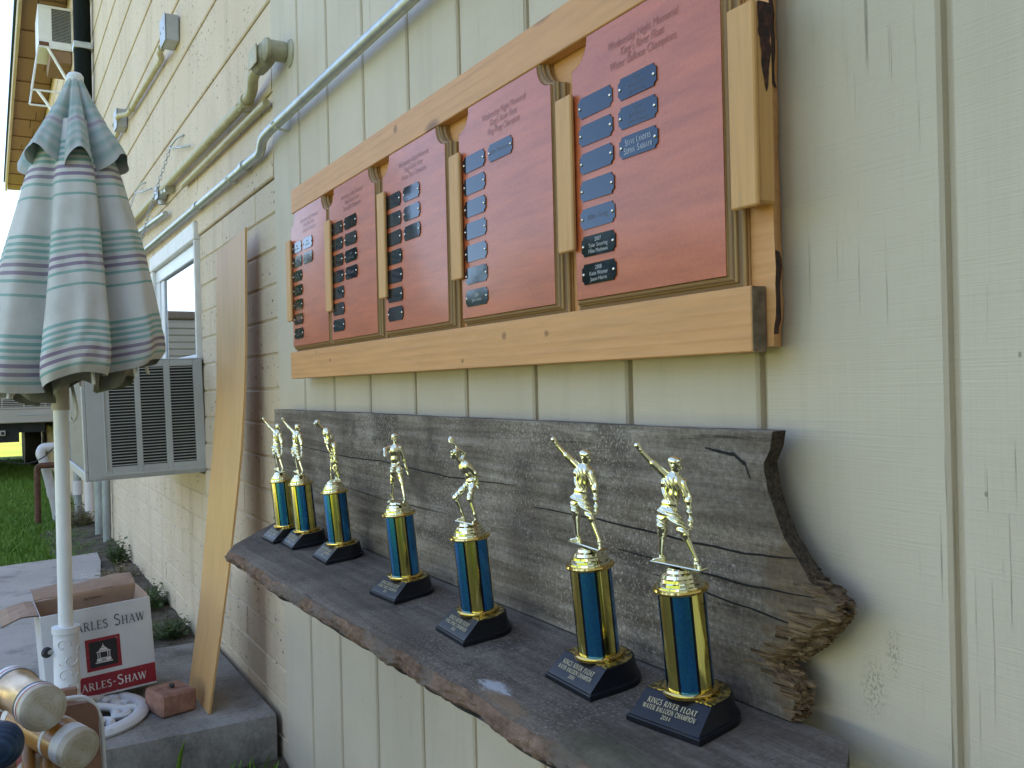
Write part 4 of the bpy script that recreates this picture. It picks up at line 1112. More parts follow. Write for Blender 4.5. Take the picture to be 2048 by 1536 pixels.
pong += hand((-6.5, -.2, 222.6), (-6.0, -1.6, 225), 1.5) + hand((10.0, 13.4, 179.2), (10.3, 13.6, 176), 1.7)
pong += foot((-11.6, -2.0, 143.5), (-12.4, -8.0, 136.8), 1.7) + foot((16.2, 2.4, 145), (19.8, -2.4, 136.8), 1.7)
FP = figure_mesh('figure', pong, .5, 1.2, [(166, 184, .45, .4, .4, .9, 1), (188, 206, .3, .8, .5, .3, 0)], M['gold'])
shoe = head((.7, 6.6, 224.6), (.80, -.1, -.3), 5.0)
shoe += [('c', (.2, 6.8, 214.5), (.6, 6.6, 220), 2.5, 2.3), ('e', (0.2, 5.6, 206.5), (9.4, 5.6, 9.2), (.45, .9, 0), 2), ('e', (0, 4.4, 195), (6.6, 4.8, 8), (.45, .9, 0), 2), ('e', (.1, 4.0, 184), (6.8, 5.2, 5.6), (.45, .9, 0), 2),
         ('c', (-3.2, -1.6, 212.2), (-2.0, -9.0, 211.0), 3.2, 2.5), ('c', (-2.0, -9.2, 211), (5.4, -13.8, 204.6), 2.3, 1.7),
         ('c', (4.6, 12.0, 210), (7.2, 15.4, 191), 3.2, 2.4), ('c', (7.2, 15.4, 191), (10.0, 15.8, 177.5), 2.3, 1.6),
         ('c', (-1.8, .4, 181), (-5.0, -1.6, 160.5), 4.3, 3.2), ('c', (-5, -1.6, 160.5), (-9.6, -2.7, 143), 2.8, 1.6),
         ('c', (3.4, 6.6, 181), (9.2, 6.8, 160), 4.3, 3.2), ('c', (9.2, 6.8, 160), (15.2, 4.9, 142), 2.8, 1.6), ('c', (-4.2, 1.2, 188.4), (4.4, 7.2, 188.6), 2.0, 2.0)]
shoe += hand((5.2, -13.7, 204.8), (7.4, -14.2, 202.6), 1.7) + hand((10.0, 15.8, 177.2), (10.8, 16.6, 172.6), 1.75)
shoe += foot((-9.8, -2.7, 142), (-8.6, -8.6, 134.8), 1.7) + foot((15.2, 4.9, 141), (19.5, .6, 134.8), 1.7)
FS = figure_mesh('figure', shoe, .5, 1.2, [(174, 188, .55, .45, .35, 1.0, 1), (160, 174, .3, .8, .6, .5, 0)], M['gold'])
golf = head((-5.2, -14.0, 237.4), (.1, -.70, -.70), 5.4)
golf += [('c', (-4.0, -6.5, 229), (-4.8, -10.6, 233.4), 2.6, 2.3), ('e', (-2.2, -.8, 221), (8.0, 6.6, 8.6), (1, .1, 0), 2), ('e', (-.6, 3.8, 210), (6.9, 5.8, 8.5), (1, .1, 0), 2), ('e', (.8, 8.0, 197), (6.9, 6.0, 6.6), (1, .1, 0), 2),
         ('c', (-7.6, -2.0, 221), (-5.0, -2.6, 203), 3.3, 2.6), ('c', (-5.0, -2.6, 203), (1.0, -.6, 187.5), 2.4, 1.7), ('c', (3.4, -1.0, 220), (4.4, -1.4, 202), 3.3, 2.6), ('c', (4.4, -1.4, 202), (3.2, 0, 187), 2.4, 1.7),
         ('c', (2.8, .6, 189), (4.4, -4.6, 136), .75, .6, .3), ('c', (4.2, -4.4, 136), (1.0, -9.0, 134.6), 1.2, 1.2, .4),
         ('c', (-2.6, 8.4, 194), (-3.8, 6.0, 168), 4.7, 3.7), ('c', (-3.8, 6, 168), (-4.2, 7.2, 142), 3.5, 2.6), ('c', (4.4, 8.6, 194), (6.0, 7.6, 168), 4.7, 3.7), ('c', (6.0, 7.6, 168), (6.8, 9.4, 142), 3.5, 2.6)]
golf += hand((1.6, -.2, 189), (2.8, .5, 185.5), 1.7) + hand((3.4, .2, 188), (3.2, .6, 183.5), 1.7)
golf += foot((-4.2, 7.2, 141), (-5.0, -.8, 134.6), 2.0) + foot((6.8, 9.2, 141), (6.2, .6, 134.6), 2.0)
FG = figure_mesh('figure', golf, .5, 1.2, [(198, 224, .5, .5, .7, .6, 0), (144, 190, .45, .9, .9, .22, 1)], M['gold'])

def base_ring(fy, hw, rb, z, k=16):
    pts = [(-hw, fy, z), (-hw * .34, fy, z), (hw * .34, fy, z), (hw, fy, z)]
    for i in range(k + 1): a = PI * i / k; pts.append((hw * math.cos(a), rb * math.sin(a) + .002, z))
    return pts
mb = MB(); rr_ = [base_ring(-.0405, .0415, .035, 0), base_ring(-.0412, .042, .0355, .0008), base_ring(-.0412, .042, .0355, .0052), base_ring(-.0402, .041, .0345, .0062), base_ring(-.0385, .0393, .0330, .0066), base_ring(-.0380, .0390, .0328, .0075), base_ring(-.0180, .0372, .0310, .0236), base_ring(-.0168, .0364, .0302, .0242)]
loft(mb, rr_, [0] * 7); nb = len(rr_[0]); mb.f += [tuple(range(nb)), tuple(range(7 * nb, 8 * nb))]; mb.mi += [0, 0]
BASE = mb.mesh('base', M['blackbase'], auto=28)
mb = MB(); rr_ = [base_ring(-.0162, .0358, .0296, .0240), base_ring(-.0160, .0356, .0294, .0250)]; loft(mb, rr_, [0]); mb.f += [tuple(range(nb, 2 * nb))]; mb.mi += [0]
TOPP = mb.mesh('top_plate', M['granite'], auto=30)
RING1 = MB().lathe([(.0215, .0245), (.0250, .0247), (.0256, .0262), (.0252, .0280), (.0236, .0292), (.0215, .0296)], 48).mesh('lower_ring', M['goldring'], auto=40)
COLM = MB().lathe([(.0208, .0285), (.0208, .1165)], 64).mesh('column', M['goldfoil'], auto=40)
RING2 = MB().lathe([(.0212, .1140), (.0238, .1146), (.0246, .1165), (.0240, .1182), (.0210, .1190)], 48).mesh('upper_ring', M['goldring'], auto=40)
def facet_prof():
    return [(.0215, .1186), (.0212, .1202), (.0196, .1208), (.0194, .1232), (.0180, .1240), (.0176, .1264), (.0160, .1272), (.0150, .1298), (.0120, .1312), (.0110, .1336), (.0090, .1345)]
CAP = MB().lathe(facet_prof(), 24).mesh('riser', M['gold'], auto=22)
def stripe_mesh(a0, a1, R1=.02096, nm='foil_stripe', mt='bluefoil'):
    mb = MB(); vs = []; fs = []
    for i in range(9):
        a = a0 + (a1 - a0) * i / 8
        for z in (.0290, .1150): vs.append((R1 * math.cos(a), R1 * math.sin(a), z))
    return mb.add(vs, [(2 * i, 2 * i + 2, 2 * i + 3, 2 * i + 1) for i in range(8)]).mesh(nm, M[mt], smooth=True)
STR = stripe_mesh(-math.radians(20), math.radians(20)); STB = stripe_mesh(-math.radians(27), math.radians(27), .02087, 'black_line', 'blackfoil')
def bar(p, q, w, t, mat):
    p = Vector(p); q = Vector(q); d = (q - p); L = d.length; a = math.atan2(d.y, d.x)
    Mx = Matrix.Translation((p + q) / 2) @ Matrix.Rotation(a, 4, 'Z')
    return MB().box(-L / 2, L / 2, -w / 2, w / 2, -t / 2, t / 2, t * .3, M=Mx).mesh('figure_plate', mat)
PT_T = bar((-.0300, .0008, .1364), (.0305, -.0028, .1364), .0105, .0022, M['gold'])
PT_P = bar((-.0180, -.0055, .1350), (.0250, -.0010, .1350), .0100, .0020, M['gold'])
PT_S = bar((-.0150, -.0050, .1330), (.0240, -.0025, .1330), .0100, .0020, M['gold'])
PT_G = bar((-.0110, .0030, .1330), (.0120, .0030, .1330), .0200, .0020, M['gold'])
faceup = Vector((0, .0200, .0161)).normalized(); fn = Vector((1, 0, 0)).cross(faceup)
FM = Matrix(((1, 0, 0, 0), (0, -fn.y, faceup.y, -.0280), (0, -fn.z, faceup.z, .01555), (0, 0, 0, 1)))   # x right, -y out of the face, z up the slope
TEXTS = {}
def trophy(A, rot, fig, plate, crot, lines, label, small=False, tagplate=False):
    ez = SN; ex = Vector((math.cos(rot), math.sin(rot), 0)); ex = (ex - ez * ex.dot(ez)).normalized(); ey = ez.cross(ex)
    root = empty('trophy', (0, 0, 0), label, 'trophy', 'trophies on the shelf')
    A = Vector(A); root.matrix_world = Matrix(((ex.x, ey.x, ez.x, A.x), (ex.y, ey.y, ez.y, A.y), (ex.z, ey.z, ez.z, A.z), (0, 0, 0, 1)))
    b = link('base', BASE, root); link('top_plate', TOPP, root); link('lower_ring', RING1, root); link('column', COLM, root)
    for k in range(4): link('foil_stripe', STR, root, (0, 0, 0), (0, 0, math.radians(crot) + k * PI / 2)); link('black_line', STB, root, (0, 0, 0), (0, 0, math.radians(crot) + k * PI / 2))
    link('upper_ring', RING2, root); link('riser', CAP, root); link('figure_plate', plate, root); link('figure', fig, root)
    z = .0062
    for q, (t, hgt, wd) in enumerate(lines):
        me = print_mesh(serif_text(t, hgt, wd), 'engraving', M['goldtext'])
        o = link('engraving', me, root); o.matrix_local = FM @ Matrix.Translation((0, -.0007, z - hgt)); z -= hgt + .0016
    return root
L7 = lambda g, y: [('KINGS RIVER FLOAT', .0050, .056), (g, .0043, .060), (y, .0037, .0105)]
CAMA = -47   # columns are turned so that a blue stripe faces the yard
trophy((-.6092, -.0933, .5269), math.radians(8), FT, PT_T, -50, L7('WATER BALLOON CHAMPION', '2014'), 'trophy nearest the broken board end, gold thrower with raised arm, dated 2014')
trophy((-.7392, -.0987, .5264), math.radians(-2), FT, PT_T, -43, L7('WATER BALLOON CHAMPION', '2011'), 'trophy with gold thrower beside the white paint smear on the shelf')
trophy((-.9697, -.1139, .5250), math.radians(-3), FP, PT_P, 20, L7('PING PONG CHAMPION', '2011'), 'trophy with a crouching gold ping pong player raising a paddle')
trophy((-1.2061, -.1068, .5257), math.radians(3), FS, PT_S, 22, L7('HORSE SHOE CHAMPION', '2011'), 'trophy with a striding gold figure whose right forearm reaches forward, arm hanging')
trophy((-1.5271, -.0929, .5270), math.radians(-2), FG, PT_G, 24, L7('CROQUET CHAMPION', '2011'), 'trophy with a stooping gold figure gripping a mallet')
trophy((-1.7046, -.0992, .5264), math.radians(-2), FT, PT_T, -20, L7('BOCCE BALL CHAMPION', '2011'), 'trophy with gold thrower, right-hand one of the far pair')
trophy((-1.8001, -.1107, .5253), math.radians(0), FT, PT_T, -24, L7('BOCCE BALL CHAMPION', '2014'), 'farthest trophy with gold thrower, at the left end of the shelf')

# ================================================================== THINGS ON AND AGAINST THE WALL
def tubething(name, pts, r, mat, label, cat, group=None, rad=.04, seg=12, extra=None):
    P = smooth_path(pts, rad); o = MB().tube(P, r, seg).mesh(name, mat, auto=50)
    root = empty(name, tuple(P[0]), label, cat, group)
    def att(ob): ob.parent = root; ob.matrix_parent_inverse = Matrix.Translation(-Vector(P[0])); return ob
    att(link('pipe', o))
    for (nm, mb, m) in (extra or []): att(mb.build(nm, m, auto=40))
    return root
def coupling(p, q, r, L=.045):
    p = Vector(p); d = (Vector(q) - p).normalized(); return MB().tube([p - d * L / 2, p - d * L / 2 * .98, p + d * L / 2 * .98, p + d * L / 2], [r * .9, r * 1.28, r * 1.28, r * .9], 14)
def strap(x, y, z, r, w=.02):
    mb = MB()
    pts = [(x, -.001, z + r * 2.6), (x, -.003, z + r * 1.5), (x, y - r * .4, z + r * 1.05), (x, y - r * 1.12, z), (x, y - r * .4, z - r * 1.05), (x, -.003, z - r * 1.2)]
    vs = []
    for (a, b, c) in pts: vs += [(a - w / 2, b, c), (a + w / 2, b, c)]
    return mb.add(vs, [(2 * i, 2 * i + 1, 2 * i + 3, 2 * i + 2) for i in range(5)])
r = .0118
tubething('electrical_conduit', [(1.2, -.030, 1.442), (-1.32, -.030, 1.442), (-2.165, -.030, 1.447), (-2.225, -.030, 1.443), (-2.285, -.018, 1.425), (-2.345, -.018, 1.4265), (-3.112, -.018, 1.437), (-6.3, -.018, 1.485)], r, M['steel'], 'long galvanised conduit crossing the siding above the plaque rack', 'conduit', rad=.03,
          extra=[('coupling', coupling((-3.10, -.018, 1.437), (-3.2, -.018, 1.4385), r), M['steel']), ('coupling', coupling((-2.46, -.018, 1.428), (-2.6, -.018, 1.43), r, .03), M['steel']), ('strap', strap(-2.09, -.030, 1.4465, r), M['steel']), ('strap', strap(-2.62, -.018, 1.4300, r), M['steel']), ('strap', strap(-1.2, -.030, 1.4420, r), M['steel'])])
tubething('painted_conduit', [(-2.15, -.046, 1.606), (-2.24, -.046, 1.604), (-2.325, -.026, 1.590), (-2.40, -.024, 1.586), (-3.72, -.022, 1.619), (-6.3, -.022, 1.672)], .0145, M['steelpaint'], 'thick cream-painted conduit running from the round fitting along the lap boards', 'conduit', rad=.045,
          extra=[('strap', strap(-2.44, -.024, 1.587, .0145), M['steelpaint']), ('collar', coupling((-2.395, -.024, 1.586), (-2.6, -.024, 1.59), .0145, .02), M['steelpaint'])])
tubething('thin_painted_pipe', [(-2.243, -.013, 1.541), (-3.36, -.013, 1.561)], .0095, M['steelpaint'], 'thin cream-painted pipe just below the thick painted conduit', 'pipe')
tubething('lower_conduit', [(-3.70, -.020, 1.520), (-4.47, -.020, 1.561), (-6.3, -.020, 1.60)], .0105, M['steel'], 'short galvanised conduit leaving the faucet-like fitting toward the left', 'conduit', extra=[('coupling', coupling((-4.45, -.020, 1.560), (-4.6, -.02, 1.568), .0105, .05), M['steel'])])
tubething('upper_conduit', [(-3.545, -.045, 2.108), (-3.60, -.045, 2.110), (-3.70, -.020, 2.125), (-4.55, -.020, 2.165), (-4.70, -.020, 2.175), (-4.80, -.047, 2.196), (-4.86, -.047, 2.198)], .0125, M['steelpaint'], 'offset conduit joining the two grey junction boxes', 'conduit', rad=.05, extra=[('strap', strap(-3.78, -.020, 2.129, .0125), M['steel']), ('collar', coupling((-4.56, -.02, 2.1655), (-4.7, -.02, 2.172), .0125, .02), M['steelpaint'])])
tubething('far_conduit', [(-4.985, -.047, 2.195), (-5.05, -.020, 2.185), (-6.3, -.020, 2.20)], .0125, M['steelpaint'], 'conduit running left from the smaller looking junction box', 'conduit', rad=.04)
def jbox(x0, x1, z0, z1, label, d=.047):
    t = empty('junction_box', ((x0 + x1) / 2, -.001, z0), label, 'junction box', 'grey junction boxes')
    o = MB().box(-(x1 - x0) / 2, (x1 - x0) / 2, -d, 0, 0, z1 - z0, .003).build('box', M['boxgrey'], t)
    MB().box(-(x1 - x0) / 2 - .002, (x1 - x0) / 2 + .002, -d - .004, -d - .0005, -.002, z1 - z0 + .002, .0015).build('cover', M['boxgrey'], t)
    for sx in (-1, 1): MB().lathe([(.004, 0), (.004, .002), (.001, .003)], 8, Matrix.Translation((sx * .03, -d - .004, (z1 - z0) / 2)) @ Matrix.Rotation(PI / 2, 4, 'X')).build('screw', M['steel'], t)
jbox(-3.535, -3.430, 2.100, 2.197, 'grey junction box high on the lap boards, nearer of two')
jbox(-4.975, -4.863, 2.157, 2.250, 'grey junction box farther along the wall, lower in view, near the umbrella')
# round cast fitting on the corner of the siding
t = empty('conduit_fitting', (-2.12, 0, 1.61), 'round painted cast conduit fitting at the left edge of the grooved siding', 'fitting')
MB().lathe([(.020, 0), (.024, .004), (.024, .040), (.027, .042), (.027, .050), (.022, .054)], 20, Matrix.Translation((.02, -.002, .01)) @ Matrix.Rotation(PI / 2, 4, 'X')).build('hub', M['boxpaint'], t, auto=40)
MB().box(-.075, .012, -.066, -.024, -.024, .034, .012).build('body', M['boxpaint'], t, auto=40)
MB().box(-.070, .006, -.070, -.0665, -.018, .028, .002).build('cover', M['steelpaint'], t)
MB().lathe([(.033, 0), (.031, .003), (.02, .004)], 18, Matrix.Translation((.045, -.0005, .0)) @ Matrix.Rotation(PI / 2, 4, 'X')).build('flange', M['boxpaint'], t, auto=40)
# outlet fitting with a plug
t = empty('outlet_fitting', (-3.74, 0, 1.59), 'small square metal fitting with a capped nozzle pointing right', 'fitting')
MB().box(-.075, .0, -.038, -.002, -.002, .046, .006).build('body', M['boxgrey'], t, auto=40)
MB().box(-.077, .002, -.0415, -.0385, -.004, .048, .001).build('cover', M['boxgrey'], t)
MB().tube([(.0, -.020, .016), (.05, -.020, .012), (.051, -.020, .012), (.085, -.020, .009), (.086, -.020, .009), (.15, -.020, .003)], [.014, .014, .010, .010, .0125, .0125], 12).build('nozzle', M['steel'], t, auto=40)
MB().tube([(.15, -.020, .003), (.158, -.020, .002)], .019, 12).build('cap', M['boxpaint'], t, auto=40)
MB().tube([(-.035, -.02, -.002), (-.035, -.02, -.022)], .014, 10).build('hub', M['boxgrey'], t, auto=40)
# two hooks with hanging chains
LK = MB().torus((0, 0, 0), .0055, .0013, Matrix.Diagonal((1.0, 1.6, 1, 1)), 10, 5).mesh('chain_link', M['chain'], smooth=True)
def chain(p, q, label, hookpts):
    t = empty('hook_chain', p, label, 'chain', 'chains hanging from wall hooks'); p = Vector(p); q = Vector(q)
    MB().tube([Vector(h) - p for h in smooth_path(hookpts, .02)], .0032, 8).build('hook', M['chain'], t, smooth=True)
    d = q - p; n_ = int(d.length / .0140); rot = d.to_track_quat('Y', 'Z')
    for i in range(n_):
        u = (i + .5) / n_; o = link('chain_link', LK, t, d * u + Vector((0, -.010 * math.sin(PI * u), -.012 * math.sin(PI * u))))
        o.rotation_mode = 'QUATERNION'; o.rotation_quaternion = rot @ Matrix.Rotation(PI / 2 * (i % 2), 4, 'Y').to_quaternion()
chain((-3.55, -.022, 1.735), (-3.60, -.150, 1.29), 'chain hanging from the nearer wall hook, crossing the conduits', [(-3.40, -.0, 1.752), (-3.47, -.012, 1.757), (-3.56, -.022, 1.742), (-3.49, -.03, 1.722), (-3.40, -.018, 1.705), (-3.22, -.014, 1.668)])
chain((-4.49, -.022, 1.755), (-4.44, -.085, 1.52), 'chain hanging from the farther wall hook behind the umbrella', [(-4.33, -.0, 1.772), (-4.40, -.012, 1.776), (-4.50, -.022, 1.762), (-4.42, -.03, 1.742), (-4.32, -.018, 1.725), (-4.06, -.014, 1.690)])
# dark downspout far along the wall
tubething('downspout', [(-6.42, -.062, EZ + .02), (-6.42, -.062, 1.2), (-6.42, -.062, .55)], .052, M['downspout'], 'dark green downspout at the far end of the cream wall', 'downspout', extra=[('strap', MB().box(-6.48, -6.36, -.118, -.004, 3.05, 3.09, .002), M['steel'])])

# air conditioner in the window
ac = empty('air_conditioner', (-3.163, -.18, .547), 'grey window air conditioner with three banks of louvres on its side', 'air conditioner')
ac.rotation_euler = (.022, 0, 0)
W_, D0, D1, H_ = .70, -.176, .186, .387
MB().box(-W_, -.016, D0 + .004, D1, .004, H_ - .004).build('dark_core', M['acdark'], ac)
cs = MB()
cs.box(-W_, .0, D0, D1, H_ - .004, H_, .0015)                       # top
cs.box(-W_, .0, D0, D1, .0, .004, .0015)                            # bottom
banks = [(-.107, -.029), (-.012, .063), (.082, .157)]
zs0, zs1 = .041, .362
ys = [D0] + [v for b in banks for v in b] + [D1]
for a, b in zip(ys[0::2], ys[1::2]): cs.box(-.016, 0, a, b, .0045, H_ - .0045, .0012)
for a, b in banks: cs.box(-.016, 0, a + .0004, b - .0004, .0045, zs0, .0008); cs.box(-.016, 0, a + .0004, b - .0004, zs1, H_ - .0045, .0008)
cs.box(-W_, -W_ + .016, D0, D1, .0045, H_ - .0045)
cs.build('casing', M['acgrey'], ac)
MB().box(.0005, .004, D0 + .036, D1 - .004, .012, .020, .001).build('pressed_rib', M['acgrey'], ac)
MB().box(.0005, .0035, D0 + .050, D0 + .055, .03, .37, .001).build('pressed_rib', M['acgrey'], ac)
for a, b in banks:
    lv = MB(); nl = 33
    for i in range(nl):
        z = zs0 + (zs1 - zs0) * (i + .5) / nl; t_ = .0048
        lv.box(-.008, -.001, a, b, z - .0013, z + .0013)
    o = lv.build('louvre_bank', M['acgrey'], ac); o['kind'] = 'stuff'
fr = MB(); y = D0
fr.box(-W_, -.001, y - .012, y - .0005, 0, .030, .002); fr.box(-W_, -.001, y - .012, y - .0005, H_ - .03, H_, .002)
fr.box(-.022, -.001, y - .012, y - .0005, .0305, H_ - .0305, .002); fr.box(-W_, -W_ + .02, y - .012, y - .0005, .0305, H_ - .0305, .002)
fr.build('front_frame', M['acgrey'], ac)
MB().box(-W_ + .021, -.023, y - .005, y - .0008, .031, H_ - .031).build('condenser', M['fins'], ac)

# second air conditioner, high on brackets under the eave
a2 = empty('air_conditioner', (-8.0, -.235, 3.59), 'white air conditioner on a bracket frame high under the far eave', 'air conditioner')
MB().box(-.45, -.012, .003, .235, .003, .327).build('dark_core', M['acdark'], a2)
cs = MB(); cs.box(-.45, 0, 0, .236, .31, .33, .003); cs.box(-.45, 0, 0, .236, 0, .05, .003); cs.box(-.012, 0, 0, .093, .0505, .3095, .002); cs.box(-.012, 0, .232, .236, .0505, .3095, .001); cs.box(-.45, 0, -.004, .0, 0.0, .33, .002)
cs.build('casing', M['whitemetal'], a2)
lv = MB()
for i in range(22): z = .054 + i * .0115; lv.box(-.008, -.002, .094, .231, z, z + .0035)
o = lv.build('louvre_bank', M['boxgrey'], a2); o['kind'] = 'stuff'
MB().box(.0005, .006, .0, .07, .004, .035, .002).build('rusty_patch', M['rust'], a2)
bk = MB(); rr = .008
bk.tube([(.0, -.01, -.006), (.0, .236, -.006)], rr, 6); bk.tube([(.0, -.005, -.006), (.0, -.06, -.357)], rr, 6); bk.tube([(.0, -.06, -.357), (.0, .16, -.355)], rr, 6)
bk.tube([(-.42, -.005, -.006), (-.42, -.06, -.357)], rr, 6); bk.tube([(-.42, -.06, -.357), (-.42, .16, -.355)], rr, 6)
bk.build('bracket_frame', M['whitemetal'], a2)
MB().tube([(.0, .06, -.006), (.0, .20, -.26)], .012, 6).build('brace', M['whitemetal'], a2)
MB().tube([(.0, -.02, -.357), (.0, .10, -.53)], .012, 6).build('brace', M['whitemetal'], a2)
MB().box(-.44, -.01, .075, .232, -.11, -.012, .003).build('wooden_support', M['soffit'], a2)

# thin plank leaning on the wall, bowed
pk = MB(); vs = []; fs = []; NP = 28
R_ = [(1.249, -.039), (.929, -.046), (.799, -.053), (.669, -.063), (.515, -.082), (.349, -.104), (.173, -.131), (0.0, -.160)]
L_ = [(1.223, -.061), (.813, -.071), (.658, -.085), (.449, -.108), (.241, -.129), (0.0, -.165)]
ip = lambda z, T: float(np.interp(z, [q[0] for q in T][::-1], [q[1] for q in T][::-1]))
for i in range(NP + 1):
    t_ = i / NP; zr = 1.249 * (1 - t_); zl = 1.215 * (1 - t_)
    yr = ip(zr, R_); yl = ip(zl, L_)
    for th in (0, .0055): vs += [(-2.380, yr + th, zr + .001), (-2.62, yl + th, zl + .001)]
for i in range(NP):
    a = i * 4; fs += [(a, a + 1, a + 5, a + 4), (a + 2, a + 6, a + 7, a + 3), (a, a + 4, a + 6, a + 2), (a + 1, a + 3, a + 7, a + 5)]
fs += [(0, 2, 3, 1), (NP * 4, NP * 4 + 1, NP * 4 + 3, NP * 4 + 2)]
pk.add(vs, fs); tag(pk.build('leaning_plank', M['veneer'], auto=30), 'tall thin bowed wooden plank leaning against the block wall', 'plank')

# ================================================================== PATIO UMBRELLA AND BASE
PX, PY = -2.5242, -.4715
umb = empty('patio_umbrella', (PX, PY, .03), 'closed striped patio umbrella on a white pole', 'umbrella')
UI = Matrix.Translation((-PX, -PY, -.03))
def um(o): o.parent = umb; o.matrix_parent_inverse = UI; return o
um(MB().tube([(PX, PY, .03), (PX, PY, .80)], .0172, 20).build('pole', M['whitemetal'], auto=50))
um(MB().tube([(PX, PY, .785), (PX, PY, .87)], .0205, 20).build('pole_sleeve', simple('cream plastic sleeve', (.52, .46, .38), .5), auto=50))
um(MB().tube([(PX, PY, .85), (PX + .012, PY + .02, 1.2), (-2.4962, -.4232, 1.615)], .015, 16).build('upper_pole', M['whitemetal'], auto=50))
AXB = (-2.5051, -.4385, .8789); AXT = (-2.4962, -.4232, 1.6257)
def axis(z): t_ = (z - AXB[2]) / (AXT[2] - AXB[2]); return AXB[0] + (AXT[0] - AXB[0]) * t_, AXB[1] + (AXT[1] - AXB[1]) * t_
um(MB().lathe([(.0185, 0), (.0195, .004), (.0195, .016), (.015, .023), (.004, .027)], 24, Matrix.Translation((AXT[0], AXT[1], 1.606))).build('finial', M['whitemetal'], auto=50))
THC = -.06
def canopy(name, mat, zr, NT, depth, nl, seed, vfun, tilt, hemwave, shrink=1.0, power=2.0):
    NA = 216; vs = []; fs = []; uvv = []
    zs = np.array([q[0] for q in zr]); rs = np.array([q[1] for q in zr])
    for i in range(NT + 1):
        t_ = i / NT; zc_ = zs[0] + (zs[-1] - zs[0]) * t_; R0_ = float(np.interp(-zc_, -zs, rs)) * shrink
        for k in range(NA):
            th = 2 * PI * k / NA; ph = th - THC; ph_w = ph + .20 * math.sin(ph + 1.0) - .20 * math.sin(1.0) + .13 * math.sin(2 * ph + seed)- .13 * math.sin(seed)
            lobe = (ph_w / (2 * PI) * nl + .5) % 1.0 - .5               # 0 at lobe centre
            li = int(math.floor(ph_w / (2 * PI) * nl + .5)) % nl
            w = .13 + .05 * nz(li * 3.7, seed)
            cr = math.exp(-((.5 - abs(lobe)) / w) ** power)
            amp = depth * (1 + .35 * nz(li * 1.9 + (1 if lobe > 0 else 0) * .7, seed + 2)) * min(1, .25 + 1.1 * t_)
            r_ = R0_ * (1 - amp * cr) * (1 + .05 * nz(li * 5.1, seed + 4) * t_) + R0_ * .035 * nz(math.cos(th) * 2.2, math.sin(th) * 2.2, t_ * 3 + seed) 
            r_ += R0_ * .02 * math.sin(lobe * 22 + 3 * nz(li, t_ * 3)) * t_ + R0_ * .03 * nz(th * 6 + 4 * nz(t_ * 2, li), t_ * 2.5, seed + 6) * t_
            tw = .10 * nz(li * 2.3, t_ * 1.5, seed) * t_ + .06 * t_
            z_ = zc_ + tilt * math.sin(ph) * t_ + hemwave * t_ ** 2 * (math.cos(lobe * 2 * PI) * .6 + .7 * nz(li * 2.7, 1, seed))
            ax, ay = axis(z_); vs.append((ax + r_ * math.cos(th + tw), ay + r_ * math.sin(th + tw), z_)); uvv.append((k / NA, vfun(zc_)))
    for i in range(NT):
        for k in range(NA): a = i * NA + k; b = i * NA + (k + 1) % NA; fs.append((a, b, b + NA, a + NA))
    me = bpy.data.meshes.new(name); me.from_pydata(vs, [], fs); me.materials.append(mat)
    uvl = me.uv_layers.new(name='UVMap'); flat = []
    for l in me.loops: flat += uvv[l.vertex_index]
    uvl.data.foreach_set('uv', flat); me.polygons.foreach_set('use_smooth', [True] * len(me.polygons)); me.update()
    return um(link(name, me))
canopy('canopy', M['canopy'], [(1.50, .062), (1.42, .090), (1.36, .112), (1.186, .158), (1.035, .194), (.93, .218), (.885, .218), (.862, .205)], 90, .44, 5, 11.0, lambda z: (1.2158 - z) / .226 + 5, .034, .020)
canopy('canopy_lining', M['canopy_in'], [(1.15, .07), (1.035, .10), (.93, .130), (.87, .145), (.838, .135)], 40, .45, 5, 17.0, lambda z: 0, .02, .030)
canopy('vent_canopy', M['canopytop'], [(1.612, .019), (1.585, .032), (1.555, .046), (1.487, .083), (1.437, .112), (1.392, .131)], 40, .48, 6, 31.0, lambda z: (1.612 - z) / .226, .012, .040, 1.0, 2.0)
hk = MB().tube(smooth_path([(PX + .01, PY + .026, .845), (PX + .012, PY + .034, .80), (PX + .015, PY + .036, .77), (PX + .015, PY + .026, .755), (PX + .015, PY + .020, .765)], .012), .0042, 8); um(hk.build('crank_hook', M['whitemetal'], smooth=True))
for a in (-1.0, .15, .8, 1.7, 3.0, 4.2):
    ax, ay = axis(.87); R1 = .165; um(MB().tube([(ax + R1 * math.cos(a), ay + R1 * math.sin(a), .90 + .02 * math.sin(a)), (ax + (R1 + .012) * math.cos(a), ay + (R1 + .012) * math.sin(a), .842 + .03 * math.sin(a))], .0042, 8).build('rib_tip', M['whitemetal']))
